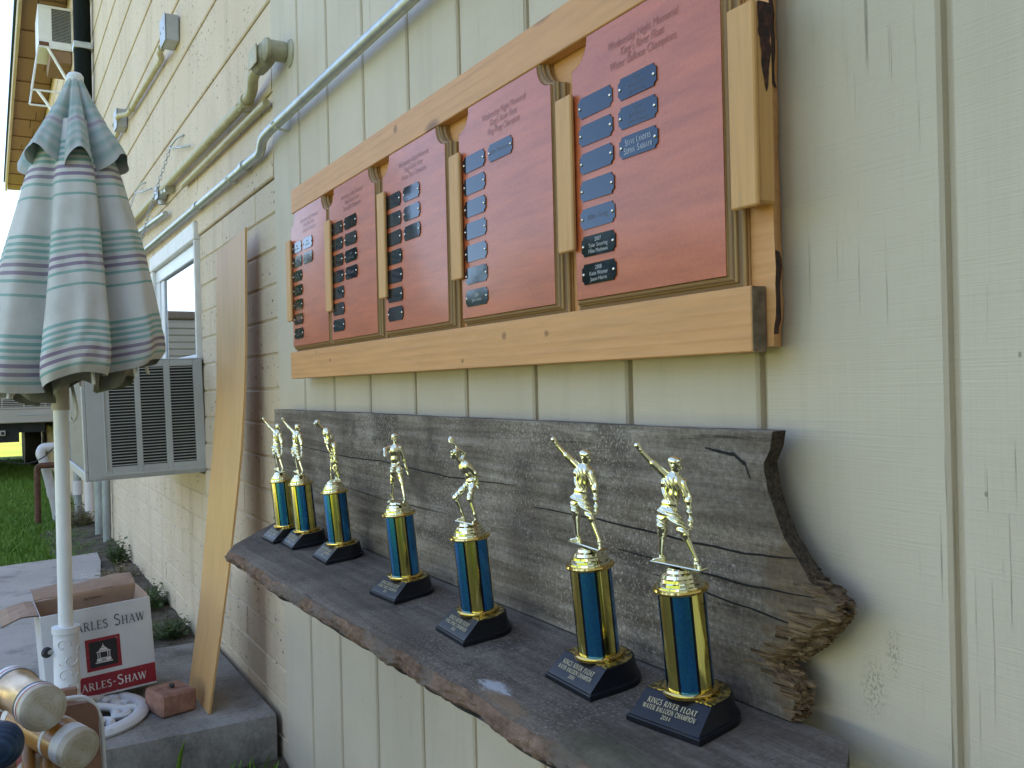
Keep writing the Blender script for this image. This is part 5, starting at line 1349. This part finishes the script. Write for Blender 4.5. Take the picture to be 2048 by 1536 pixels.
# cast base
ub = empty('umbrella_base', (PX, PY, 0), 'white cast iron umbrella base with scrollwork and black knob', 'umbrella base')
plate = MB()
vs = []; fs = []; NT_ = 72; pf = [(.186, .001), (.190, .008), (.186, .017), (.174, .023), (.160, .021), (.152, .012), (.152, .002)]
for k in range(NT_):
    a = 2 * PI * k / NT_
    for (R1, z) in pf: vs.append((R1 * math.cos(a), R1 * math.sin(a), z))
m_ = len(pf)
for k in range(NT_):
    for j in range(m_): a = k * m_ + j; b = k * m_ + (j + 1) % m_; c = ((k + 1) % NT_) * m_ + j; d = ((k + 1) % NT_) * m_ + (j + 1) % m_; fs.append((a, b, d, c))
plate.add(vs, fs); plate.build('rim', M['castwhite'], ub, auto=50)
for k in range(6):
    a = 2 * PI * k / 6 + .35; Mx = Matrix.Rotation(a, 4, 'Z')
    sc = MB()
    sc.tube([Mx @ Vector(p) for p in ((.045, 0, .030), (.08, .008, .026), (.12, -.006, .020), (.156, 0, .014))], [.013, .011, .010, .012], 8)
    for s in (-1, 1):
        sc.torus(Mx @ Vector((.118, s * .030, .016)), .022, .0085, Mx, 14, 6, -2.2 if s < 0 else .2, 2.4 if s < 0 else 4.8)
        sc.sphere(Mx @ Vector((.112, s * .030, .018)), (.012, .012, .009), 10, 6)
    sc.build('scroll', M['castwhite'], ub, auto=50)
MB().lathe([(.155, .0035), (.155, .0055), (.05, .006)], 40).build('shade_disc', simple('painted shade under base', (.05, .045, .04), .9), ub)  # dark-coloured disc stands in for the shade between the scrolls
MB().lathe([(.062, .022), (.058, .030), (.045, .040), (.040, .055), (.034, .064), (.0300, .070), (.0296, .225), (.0325, .228), (.0325, .243), (.026, .244)], 28).build('tube', M['castwhite'], ub, auto=40)
vine = MB()
for (a0, z0, s) in ((-.35, .200, 1), (.25, .165, -1), (-.25, .125, 1), (.3, .098, -1), (1.2, .18, 1), (1.1, .12, -1)):
    P = []
    for i in range(16):
        q = i / 15; rad = .020 * (1 - q * .75); an = q * 5.2 * s
        P.append(((.0297) * math.cos(a0 + rad * math.cos(an) / .03), (.0297) * math.sin(a0 + rad * math.cos(an) / .03), z0 + rad * math.sin(an)))
    vine.tube(P, .0022, 6)
vine.build('scroll_relief', M['castwhite'], ub, smooth=True)
MB().tube([(.0, -.028, .184), (.002, -.044, .184)], .006, 10).build('knob_stem', M['steel'], ub)
MB().lathe([(.004, 0), (.0125, .001), (.0135, .006), (.0125, .011), (.008, .014), (.001, .0145)], 18, Matrix.Translation((.006, -.040, .184)) @ Matrix.Rotation(PI / 2, 4, 'X') @ Matrix.Rotation(-.9, 4, 'Y')).build('knob', M['blackplastic'], ub, auto=40)

# ================================================================== CARTON, BRICK, CROQUET SET
bo = Vector((-2.605, -.513, .018)); ey_ = Vector((-.010, .267, .016)).normalized(); ex_ = ey_.cross(Vector((0, 0, 1))).normalized(); ez_ = ex_.cross(ey_).normalized()
cb = empty('cardboard_carton', (0, 0, 0), 'open white wine carton with red band and emblem, beside the umbrella pole', 'carton')
cb.matrix_world = Matrix(((ex_.x, ey_.x, ez_.x, bo.x), (ex_.y, ey_.y, ez_.y, bo.y), (ex_.z, ey_.z, ez_.z, bo.z), (0, 0, 0, 1)))   # x out of the printed face, y right, z up
BW, BD, BH, bt = .267, .205, .238, .004
MB().box(-bt, 0, 0, BW, 0, BH, .0012).build('front_panel', M['carton'], cb)
MB().box(-BD, -bt - .0004, .0, bt, 0, BH, .001).build('side_panel', M['carton'], cb)
MB().box(-BD, -bt - .0004, BW - bt, BW, 0, BH, .001).build('side_panel', M['card'], cb)
MB().box(-BD, -BD + bt, bt + .0004, BW - bt - .0004, 0, BH, .001).build('back_panel', M['card'], cb)
MB().box(-BD, -bt, bt, BW - bt, .001, .005).build('bottom', M['card'], cb)
def flap(name, p, q, out, wob, seed):
    vs = []; fs = []; p = Vector(p); q = Vector(q); out = Vector(out); K = 16
    for i in range(K + 1):
        t_ = i / K; e = out * (1 + .10 * nz(t_ * 4, seed)) + Vector((0, 0, .012 * nz(t_ * 3, seed + 1)))
        b = p + (q - p) * t_
        for j in range(5): s_ = j / 4; pt = b + e * s_ + Vector((0, 0, wob * math.sin(PI * s_) + .004 * nz(t_ * 5, s_ * 3, seed))); vs += [pt, pt + Vector((0, 0, .003))]
    for i in range(K):
        for j in range(4): a = (i * 5 + j) * 2; b = a + 10; fs += [(a, a + 2, b + 2, b), (a + 1, b + 1, b + 3, a + 3)]
    for i in range(K): a = (i * 5 + 4) * 2; fs.append((a, a + 1, a + 11, a + 10)); a = i * 10; fs.append((a, a + 10, a + 11, a + 1))
    MB().add(vs, fs).build(name, M['card'], cb)
flap('flap', (-BD, .003, BH), (-BD, BW - .003, BH), (-.105, .0, .012), .010, 3)
flap('flap', (-BD + .004, .0, BH), (-.012, .0, BH), (.0, -.085, -.012), .008, 7)
flap('flap', (-.003, .004, BH - .004), (-.003, BW - .004, BH - .004), (-.018, 0, -.105), -.004, 9)
flap('flap', (-BD + .01, BW - .002, BH), (-.02, BW - .002, BH), (.0, -.02, -.09), .004, 12)
RF = Matrix(((0, -1, 0, 0), (1, 0, 0, 0), (0, 0, 1, 0), (0, 0, 0, 1)))      # text x -> carton y, text -y -> carton x
def onface(me, name, y, z, dx, s=1.0):
    o = link(name, me, cb); o.matrix_local = Matrix.Translation((dx, y, z)) @ RF; return o
MB().box(.0003, .0007, .004, BW - .001, .006, .058).build('red_band', M['redband'], cb)
onface(print_mesh(serif_text('Charles Shaw', .030, .208, smallcaps=True), 'lettering', M['ink']), 'lettering', .1445, .178, .0008)
onface(print_mesh(serif_text('Charles-Shaw', .0255, .198, smallcaps=True), 'lettering', M['inkwhite']), 'lettering', .1420, .0205, .0012)
ecy, ecz, es = BW * .53, .112, .0425
em = MB().box(.0003, .0007, ecy - es, ecy + es, ecz - es, ecz + es).build('emblem', M['redband'], cb)
MB().box(.0009, .0011, ecy - es * .8, ecy + es * .8, ecz - es * .8, ecz + es * .8).build('black_field', M['inkblack'], em)
gz = MB()   # small gazebo drawn in white print
def q4(y0, y1, z0, z1, y2=None, y3=None):
    y2 = y0 if y2 is None else y2; y3 = y1 if y3 is None else y3
    gz.add([(.0014, ecy + y0, ecz + z0), (.0014, ecy + y1, ecz + z0), (.0014, ecy + y3, ecz + z1), (.0014, ecy + y2, ecz + z1)], [(0, 1, 2, 3)])
q4(-.019, .019, .004, .0075, -.014, .014); q4(-.0125, .0125, .0085, .015, -.006, .006); q4(-.006, .006, .016, .0175, -.004, .004); q4(-.0035, .0035, .0180, .021, -.002, .002); q4(-.0007, .0007, .0215, .026)
for y in (-.015, -.010, .009, .014): q4(y, y + .0018, -.010, .0032)
q4(-.016, .0165, -.0125, -.0110); q4(-.0175, -.005, -.020, -.0130); q4(.005, .0175, -.020, -.0130); q4(-.021, .021, -.0240, -.0212)
for k in range(4): q4(-.0045, .0045, -.0135 - k * .0022, -.0125 - k * .0022)
me = print_mesh(gz, 'gazebo', M['inkwhite']); link('gazebo', me, em)
sg = MB()
P = [(-.022 + i * .0026, .004 * math.sin(i * 1.7) + .003 * nz(i * 1.1)) for i in range(18)]
sg.tube([(-BD + bt + .0012, BW * .56 - a * 1.0, BH - .018 + b) for a, b in P], .0009, 5); sg.build('marker_scrawl', M['marker'], cb)

bk = MB(); bk.box(0, .105, 0, .092, 0, .058, .006)
bme = bk.mesh('brick', M['brickmat'])
for v in bme.vertices: v.co += Vector((.003 * nz(v.co.x * 30, v.co.y * 30, v.co.z * 30), .003 * nz(v.co.y * 40, 3), .002 * nz(v.co.x * 20, 7)))
b_ = tag(link('brick', bme, None, (-2.409, -.266, .0005)), 'old red brick lying at the foot of the leaning plank', 'brick')
d_ = Vector((-.024, .089, 0)).normalized(); b_.matrix_world = Matrix(((-d_.y, d_.x, 0, -2.409), (d_.x, d_.y, 0, -.266), (0, 0, 1, .0005), (0, 0, 0, 1)))
fl = d_; ang = math.atan2(d_.y, d_.x) + PI / 2
b_.matrix_world = Matrix.Translation((-2.409, -.266, .0005)) @ Matrix.Rotation(ang, 4, 'Z') @ Matrix.Translation((0, -.092, 0))
lit = MB().sphere((0, 0, .006), (.014, .006, .005), 8, 5).sphere((.011, .004, .009), (.004, .003, .006), 8, 5)
o = tag(lit.build('leaf_scrap', M['inkblack']), 'small dark scrap of leaf lying on the brick', 'leaf'); o.location = b_.matrix_world @ Vector((.05, .045, .058))

def mallet(e0, e1, r_, L, label, style, shaft=True):
    e0 = Vector(e0); d = (Vector(e1) - e0).normalized(); ctr = e0 + d * L / 2
    root = empty('croquet_mallet', e0, label, 'mallet', 'croquet mallets'); rot = d.to_track_quat('Z', 'Y').to_matrix().to_4x4(); Mx = rot
    def part(nm, prof, mat): return MB().lathe(prof, 40, Mx).build(nm, mat, root, auto=35)
    part('end_cap', [(.001, -.0002), (r_ * .35, .0004), (r_ * .62, -.0006), (r_ * .86, .0), (r_ * .97, .002), (r_, .006), (r_, .014)], M['endcap'])
    part('end_cap', [(r_, L - .014), (r_, L - .004), (r_ * .95, L), (.001, L)], M['malletwhite'])
    if style == 'brass':
        z = .0145
        for w, m, rr in ((.006, 'bandred', 1.0), (.005, 'malletwhite', 1.0), (.008, 'bandblack', 1.0)): part('band', [(r_ * rr, z), (r_ * rr, z + w - .0004)], M[m]); z += w
        part('sleeve', [(r_ * .98, z), (r_ * .90, z + .006), (r_ * .90, L - z - .006), (r_ * .98, L - z)], M['copper'])
        z2 = L - z
        for w, m in ((.008, 'bandblack'), (.005, 'malletwhite'), (.006, 'bandred')): part('band', [(r_, z2), (r_, z2 + w - .0004)], M[m]); z2 += w
    elif style == 'orange':
        part('band', [(r_, .0145), (r_, .034)], M['malletwhite']); part('barrel', [(r_ * .985, .0345), (r_ * .985, .0545)], M['malletwood'])
        part('band', [(r_, .055), (r_, .061)], M['malletwhite']); part('barrel', [(r_ * .985, .0615), (r_ * .985, L - .0145)], M['malletwood'])
    else:
        part('band', [(r_, .0145), (r_, .03)], M['bandred']); part('barrel', [(r_ * .985, .0305), (r_ * .985, L - .0145)], M['copper'])
    if shaft:
        s = Vector((0, 0, -1)) - d * d.dot(Vector((0, 0, -1))); s.normalize(); c_ = d * L / 2
        MB().tube([c_ + s * r_ * .8, c_ + s * (ctr.z + .125 - .01)], .0095, 12).build('shaft', M['malletwood'], root, smooth=True)
    return root
mallet((-1.4692, -.5656, .3707), (-1.6428, -.6080, .3660), .0330, .165, 'croquet mallet with brass sleeve and round worn white end, topmost', 'brass')
mallet((-1.4650, -.5184, .3010), (-1.5933, -.5860, .3225), .0310, .165, 'croquet mallet with orange wooden head and white end band', 'orange')
mallet((-1.5750, -.5740, .2400), (-1.70, -.6250, .2660), .0270, .15, 'croquet mallet with red and brass head under the others', 'red')
o = tag(MB().sphere((0, 0, 0), .0325, 40, 24).build('croquet_ball', M['ball'], smooth=True), 'dark blue ridged croquet ball at the lower left edge', 'ball'); o.location = (-1.4448, -.6236, .3395)
st = empty('croquet_stand', (-1.66, -.58, -.12), 'brown wooden croquet stand panel with white wire rail', 'croquet stand')
hp = []
y0, y1, z1, rc = -.155, .098, .430, .022
hp = [(y0, 0), (y1 + .02, 0), (y1 + .004, z1 - rc)] + [(y1 + .004 - rc + rc * math.cos(a), z1 - rc + rc * math.sin(a)) for a in [i * PI / 16 for i in range(1, 9)]] + [(y0 + rc - rc * math.sin(a), z1 - rc + rc * math.cos(a)) for a in [i * PI / 16 for i in range(0, 9)]]
mb = MB(); n_ = len(hp); mb.add([(0, y, z) for y, z in hp] + [(-.013, y, z) for y, z in hp], [tuple(range(n_)), tuple(range(n_, 2 * n_))[::-1]] + [(i, i + n_, (i + 1) % n_ + n_, (i + 1) % n_) for i in range(n_)])
mb.build('end_panel', M['brownpanel'], st)
MB().tube(smooth_path([(-.006, -.14, .445), (-.006, .088, .440), (-.006, .108, .40), (-.006, .118, .0)], .02), .0035, 8).build('wire_rail', M['whitemetal'], st, smooth=True)
MB().tube(smooth_path([(-.02, -.14, .440), (-.02, .080, .434), (-.02, .104, .39), (-.02, .112, .0)], .02), .0035, 8).build('wire_rail', M['whitemetal'], st, smooth=True)
MB().box(-.20, -.0135, -.15, .09, .326, .3405, .003).build('tray', M['brownpanel'], st)
MB().box(.165, .265, -.12, -.022, .414, .4265, .003).build('ball_rest', M['brownpanel'], st); MB().box(.0005, .2645, -.075, -.060, .398, .4135, .003).build('arm', M['brownpanel'], st)
MB().box(-.28, -.2685, -.15, .09, 0, .38, .003).build('end_panel', M['brownpanel'], st)
MB().box(-.268, -.2005, -.15, .09, .326, .3405, .003).build('tray', M['brownpanel'], st)

# ================================================================== FAR LEFT: TRAILER AND PIPES
tr = empty('trailer', (-11, -1.3, GZ - .05), 'low beige trailer with a louvred panel, parked beyond the lawn', 'trailer'); g0 = GZ - .05
def T_(mb, nm, m, **kw): return mb.build(nm, M[m], tr, **kw)
yr_ = 1.285; ylf = -1.5
T_(MB().box(-4.2, -.02, ylf, yr_, .665, 1.80, .01), 'body', 'trailer')
T_(MB().box(-4.25, .02, ylf - .03, yr_ + .03, 1.805, 1.90, .02), 'roof', 'trailerroof')
for i in range(9): T_(MB().box(-.019, .002, ylf + .02, yr_ - .02, 1.06 + i * .08, 1.132 + i * .08, .006), 'siding_strip', 'trailer')
T_(MB().box(-.019, .012, ylf, yr_, .815, .835, .003), 'trim', 'trailer'); T_(MB().box(-.019, .012, ylf, yr_, .668, .812, .006), 'lower_skirt', 'trailer')
T_(MB().box(.0125, .018, .93, 1.22, .742, .758, .003), 'slot', 'boxgrey')
T_(MB().box(-.019, -.008, ylf + .02, yr_ - .02, .84, 1.055), 'louvre_backing', 'under')
ysec = [(.575, .775), (.787, .960), (.973, 1.170)]
for a in range(-11, 3): ya = .775 + a * .205 + .012; T_(MB().box(-.0075, .012, ya - .012 - .0, ya, .8355, 1.058, .003), 'louvre_mullion', 'trailer')
lv = MB()
for i in range(11): z = .845 + i * .0195; lv.box(-.007, .006, ylf + .02, yr_ - .02, z, z + .0085)
o = T_(lv, 'louvres', 'trailer'); o['kind'] = 'stuff'
T_(MB().box(-4.1, -.10, ylf + .1, yr_ - .1, .56, .664), 'chassis', 'under'); T_(MB().box(-.4, -.06, ylf + .3, yr_ - .35, .46, .60), 'bumper_beam', 'under')
T_(MB().box(-.30, .02, .755, .805, .535, .590, .004), 'hitch_receiver', 'trailer'); T_(MB().box(.0205, .0215, .765, .795, .545, .58), 'receiver_hole', 'under')
for xx in (-2.6, -3.4):
    for yy in (ylf + .12, yr_ - .14):
        w = MB().lathe([(.20, -.10), (.33, -.095), (.35, -.06), (.35, .06), (.33, .095), (.20, .10)], 28, Matrix.Translation((xx, yy, .35)) @ Matrix.Rotation(PI / 2, 4, 'X')).build('wheel', M['rubber'], tr, auto=40)
        MB().lathe([(.19, -.08), (.19, .08)], 20, Matrix.Translation((xx, yy, .35)) @ Matrix.Rotation(PI / 2, 4, 'X')).build('rim', M['boxgrey'], w, auto=40)
T_(MB().tube([(-.5, .4, .0), (-.5, .4, .56)], .03, 8), 'jack_stand', 'under')
tubething('pvc_pipe', [(-7.4, -.06, .447), (-7.4, -.305, .440), (-7.38, -.322, .40), (-7.38, -.296, .34), (-7.38, -.225, .0), (-7.38, -.21, -.16)], .033, M['pvc'], 'white plastic pipe with an elbow rising from the lawn', 'pipe', rad=.03, extra=[('collar', MB().tube([(-7.38, -.250, .13), (-7.38, -.241, .085)], .039, 14), M['pvc'])])
tubething('rusty_pipe', [(-7.3, -.06, .316), (-7.3, -.325, .318), (-7.3, -.345, .30), (-7.3, -.348, -.16)], .021, M['rust'], 'rusty iron pipe bent down into the grass beside the white pipe', 'pipe', rad=.03)
cbl = [(-7.2, -.95, .52), (-7.2, -.72, .425), (-7.2, -.56, .375), (-7.2, -.46, .345), (-7.2, -.38, .345), (-7.2, -.30, .385), (-7.2, -.22, .47), (-7.2, -.08, .62)]
tag(MB().tube(smooth_path(cbl, .1), .0045, 6).build('cable', M['cable'], smooth=True), 'thin black cable sagging in front of the lawn', 'cable')
tubething('standing_pipe', [(-6.28, -.036, -.16), (-6.28, -.036, .95)], .031, M['pipegrey'], 'thick grey pipe standing nearest the foot of the wall', 'pipe', 'grey pipes at the far corner')
tubething('standing_pipe', [(-5.95, -.030, -.16), (-5.95, -.030, .9)], .024, M['pipegrey'], 'narrow grey pipe standing against the wall right of the thick one', 'pipe', 'grey pipes at the far corner')
tubething('standing_pipe', [(-6.75, -.055, .03), (-6.75, -.055, .9)], .030, M['pvc'], 'pale pipe stub ending above the weeds at the far corner', 'pipe', 'grey pipes at the far corner')
tubething('standing_pipe', [(-7.1, -.10, -.16), (-7.1, -.10, .10), (-7.1, -.105, .9)], .026, M['pipegrey'], 'grey pipe with a coupling, behind the air conditioner corner', 'pipe', 'grey pipes at the far corner', extra=[('coupling', coupling((-7.1, -.10, .16), (-7.1, -.10, .3), .026, .10), M['pvc'])])
tubething('standing_pipe', [(-7.6, -.16, -.16), (-7.6, -.165, .9)], .030, M['pipegrey'], 'pale grey pipe just right of the umbrella pole', 'pipe', 'grey pipes at the far corner', extra=[('coupling', coupling((-7.6, -.162, .20), (-7.6, -.162, .3), .03, .08), M['pvc'])])

# ================================================================== WEEDS, LITTER, TREES
def weed(loc, n_, h, spread, leaf, mat, label, seed):
    rs = random.Random(seed); mb = MB()
    for k in range(n_):
        a = rs.uniform(0, 2 * PI); rr = spread * rs.random() ** .6; hh = h * rs.uniform(.35, 1) * (1 - .5 * rr / spread); bx, by = rr * math.cos(a) * .35, rr * math.sin(a) * .35
        tx, ty = rr * math.cos(a), rr * math.sin(a)
        mb.tube([(bx, by, 0), ((bx + tx) / 2, (by + ty) / 2, hh * .6), (tx, ty, hh)], [.0016, .0012, .0006], 4)
        for q in range(5):
            t_ = .35 + .65 * q / 4; px_, py_, pz_ = bx + (tx - bx) * t_, by + (ty - by) * t_, hh * t_; b = rs.uniform(0, 2 * PI); L = leaf * rs.uniform(.6, 1.2); w = L * .38; e = rs.uniform(-.2, .7)
            c, s = math.cos(b), math.sin(b)
            mb.add([(px_, py_, pz_), (px_ + c * L * .5 - s * w, py_ + s * L * .5 + c * w, pz_ + e * L * .5), (px_ + c * L, py_ + s * L, pz_ + e * L * .8), (px_ + c * L * .5 + s * w, py_ + s * L * .5 - c * w, pz_ + e * L * .5)], [(0, 1, 2, 3)])
    o = mb.build('weed', mat, fix=False); o.location = loc; return tag(o, label, 'weed', 'weeds along the wall')
weed((-4.02, -.085, -.08), 90, .15, .13, .022, M['weed'], 'bushy green weed at the foot of the block wall', 5)
weed((-3.50, -.075, -.075), 60, .10, .11, .020, M['weed'], 'low trailing green weed near the leaning plank', 6)
weed((-5.15, -.06, -.08), 50, .20, .07, .025, M['weed'], 'thin upright weed below the far end of the wall', 8)
weed((-4.75, -.09, -.08), 45, .11, .12, .02, M['dry'], 'dry straw-coloured weed along the dirt strip', 9)
weed((-6.9, -.12, -.11), 90, .26, .16, .03, M['dry'], 'dry weed tangle among the grey pipes', 10)
mb = MB(); P = [(0, 0, 0), (.004, .004, .05), (.010, .010, .09), (.022, .018, .125)]
vs = []
for i, (x, y, z) in enumerate(P): w = (.006, .0065, .005, .0004)[i]; vs += [(x, y - w, z), (x + .002, y, z - .001), (x, y + w, z)]
mb.add(vs, [f for i in range(3) for f in ((3 * i, 3 * i + 1, 3 * i + 4, 3 * i + 3), (3 * i + 1, 3 * i + 2, 3 * i + 5, 3 * i + 4))])
o = tag(mb.build('grass_blade', M['grass'], fix=False), 'single broad green blade standing before the slab edge', 'grass blade'); o.location = (-2.235, -.265, -.115)
rs = random.Random(4)
for k in range(7):
    x, y = -4.55 + rs.uniform(-.5, .5), -.16 + rs.uniform(-.1, .05); s = rs.uniform(.008, .022)
    o = MB().box(-s * 1.4, s * 1.4, -s * .5, s * .5, 0, .002).build('paper_scrap', M['malletwhite']); o.location = (x, y, GZ + .022 + k * .0004); o.rotation_euler = (rs.uniform(-.3, .3), rs.uniform(-.3, .3), rs.uniform(0, 3))
    tag(o, 'small white paper scrap lying on the dirt strip by the weeds', 'paper scrap', 'paper scraps on the dirt')
# trees across the yard (they show in the plates, the gold and the glass)
def tree_mesh(seed, H, RX):
    g = np.random.default_rng(seed); V = []; Fc = []
    clumps = [(g.uniform(-.8, .8) * RX, g.uniform(-.8, .8) * RX, H * g.uniform(.35, .92), RX * g.uniform(.28, .5)) for _ in range(26)]
    for (cx, cy, cz, cr) in clumps:
        m = 260; d = g.normal(size=(m, 3)); d /= np.linalg.norm(d, axis=1)[:, None]; p = np.array((cx, cy, cz)) + d * cr * g.uniform(.55, 1, m)[:, None]
        u = g.normal(size=(m, 3)); u /= np.linalg.norm(u, axis=1)[:, None]; w = np.cross(u, d); w /= np.linalg.norm(w, axis=1)[:, None]; s = g.uniform(.05, .10, m)[:, None]
        for i in range(m):
            o = len(V); a, b, c = p[i], u[i] * s[i], w[i] * s[i] * .6
            V += [tuple(a - b), tuple(a + c), tuple(a + b), tuple(a - c)]; Fc.append((o, o + 1, o + 2, o + 3))
    me = bpy.data.meshes.new('crown'); me.from_pydata(V, [], Fc); me.materials.append(M['leaf']); me.update()
    tm = MB(); tm.tube([(0, 0, -.2), (.05, .03, H * .25), (-.04, .05, H * .5), (.03, 0, H * .8)], [.16, .12, .09, .03], 10)
    for cx, cy, cz, cr in clumps[:9]: tm.tube([(0, 0, H * .3), (cx * .5, cy * .5, (cz + H * .3) / 2), (cx, cy, cz)], [.06, .04, .015], 6)
    return me, tm.mesh('trunk', M['trunk'], smooth=True)
TM = [tree_mesh(1, 3.4, 1.7), tree_mesh(2, 4.4, 1.9)]
for k, (x, y, kd, s, lab) in enumerate(((-18.5, -5.3, 1, .85, 'leafy tree beyond the trailer side of the yard'), (-22, -6.6, 1, .9, 'tall leafy tree farthest left across the yard'), (-17, -9.2, 0, .88, 'low leafy tree left across the yard'), (-15.2, -10.7, 0, 1.2, 'leafy tree across the yard, second from the left'), (-12.5, -11.2, 0, 1.15, 'round leafy tree across the yard, third from the left'), (-9.6, -12.5, 1, .85, 'leafy tree straight across the yard'), (-6, -14, 0, 1.1, 'broad leafy tree behind the camera'), (-1.5, -13.5, 1, 1.0, 'leafy tree behind the camera on the right'), (4.5, -11, 1, 1.15, 'tall leafy tree at the right end of the yard'), (9, -6, 0, 1.3, 'wide leafy tree beyond the right end of the house'))):
    t = empty('leafy_tree', (x, y, GZ - .05), lab, 'tree', 'trees across the yard', rz=k * 1.3); t.scale = (s, s, s)
    link('crown', TM[kd][0], t); link('trunk', TM[kd][1], t)
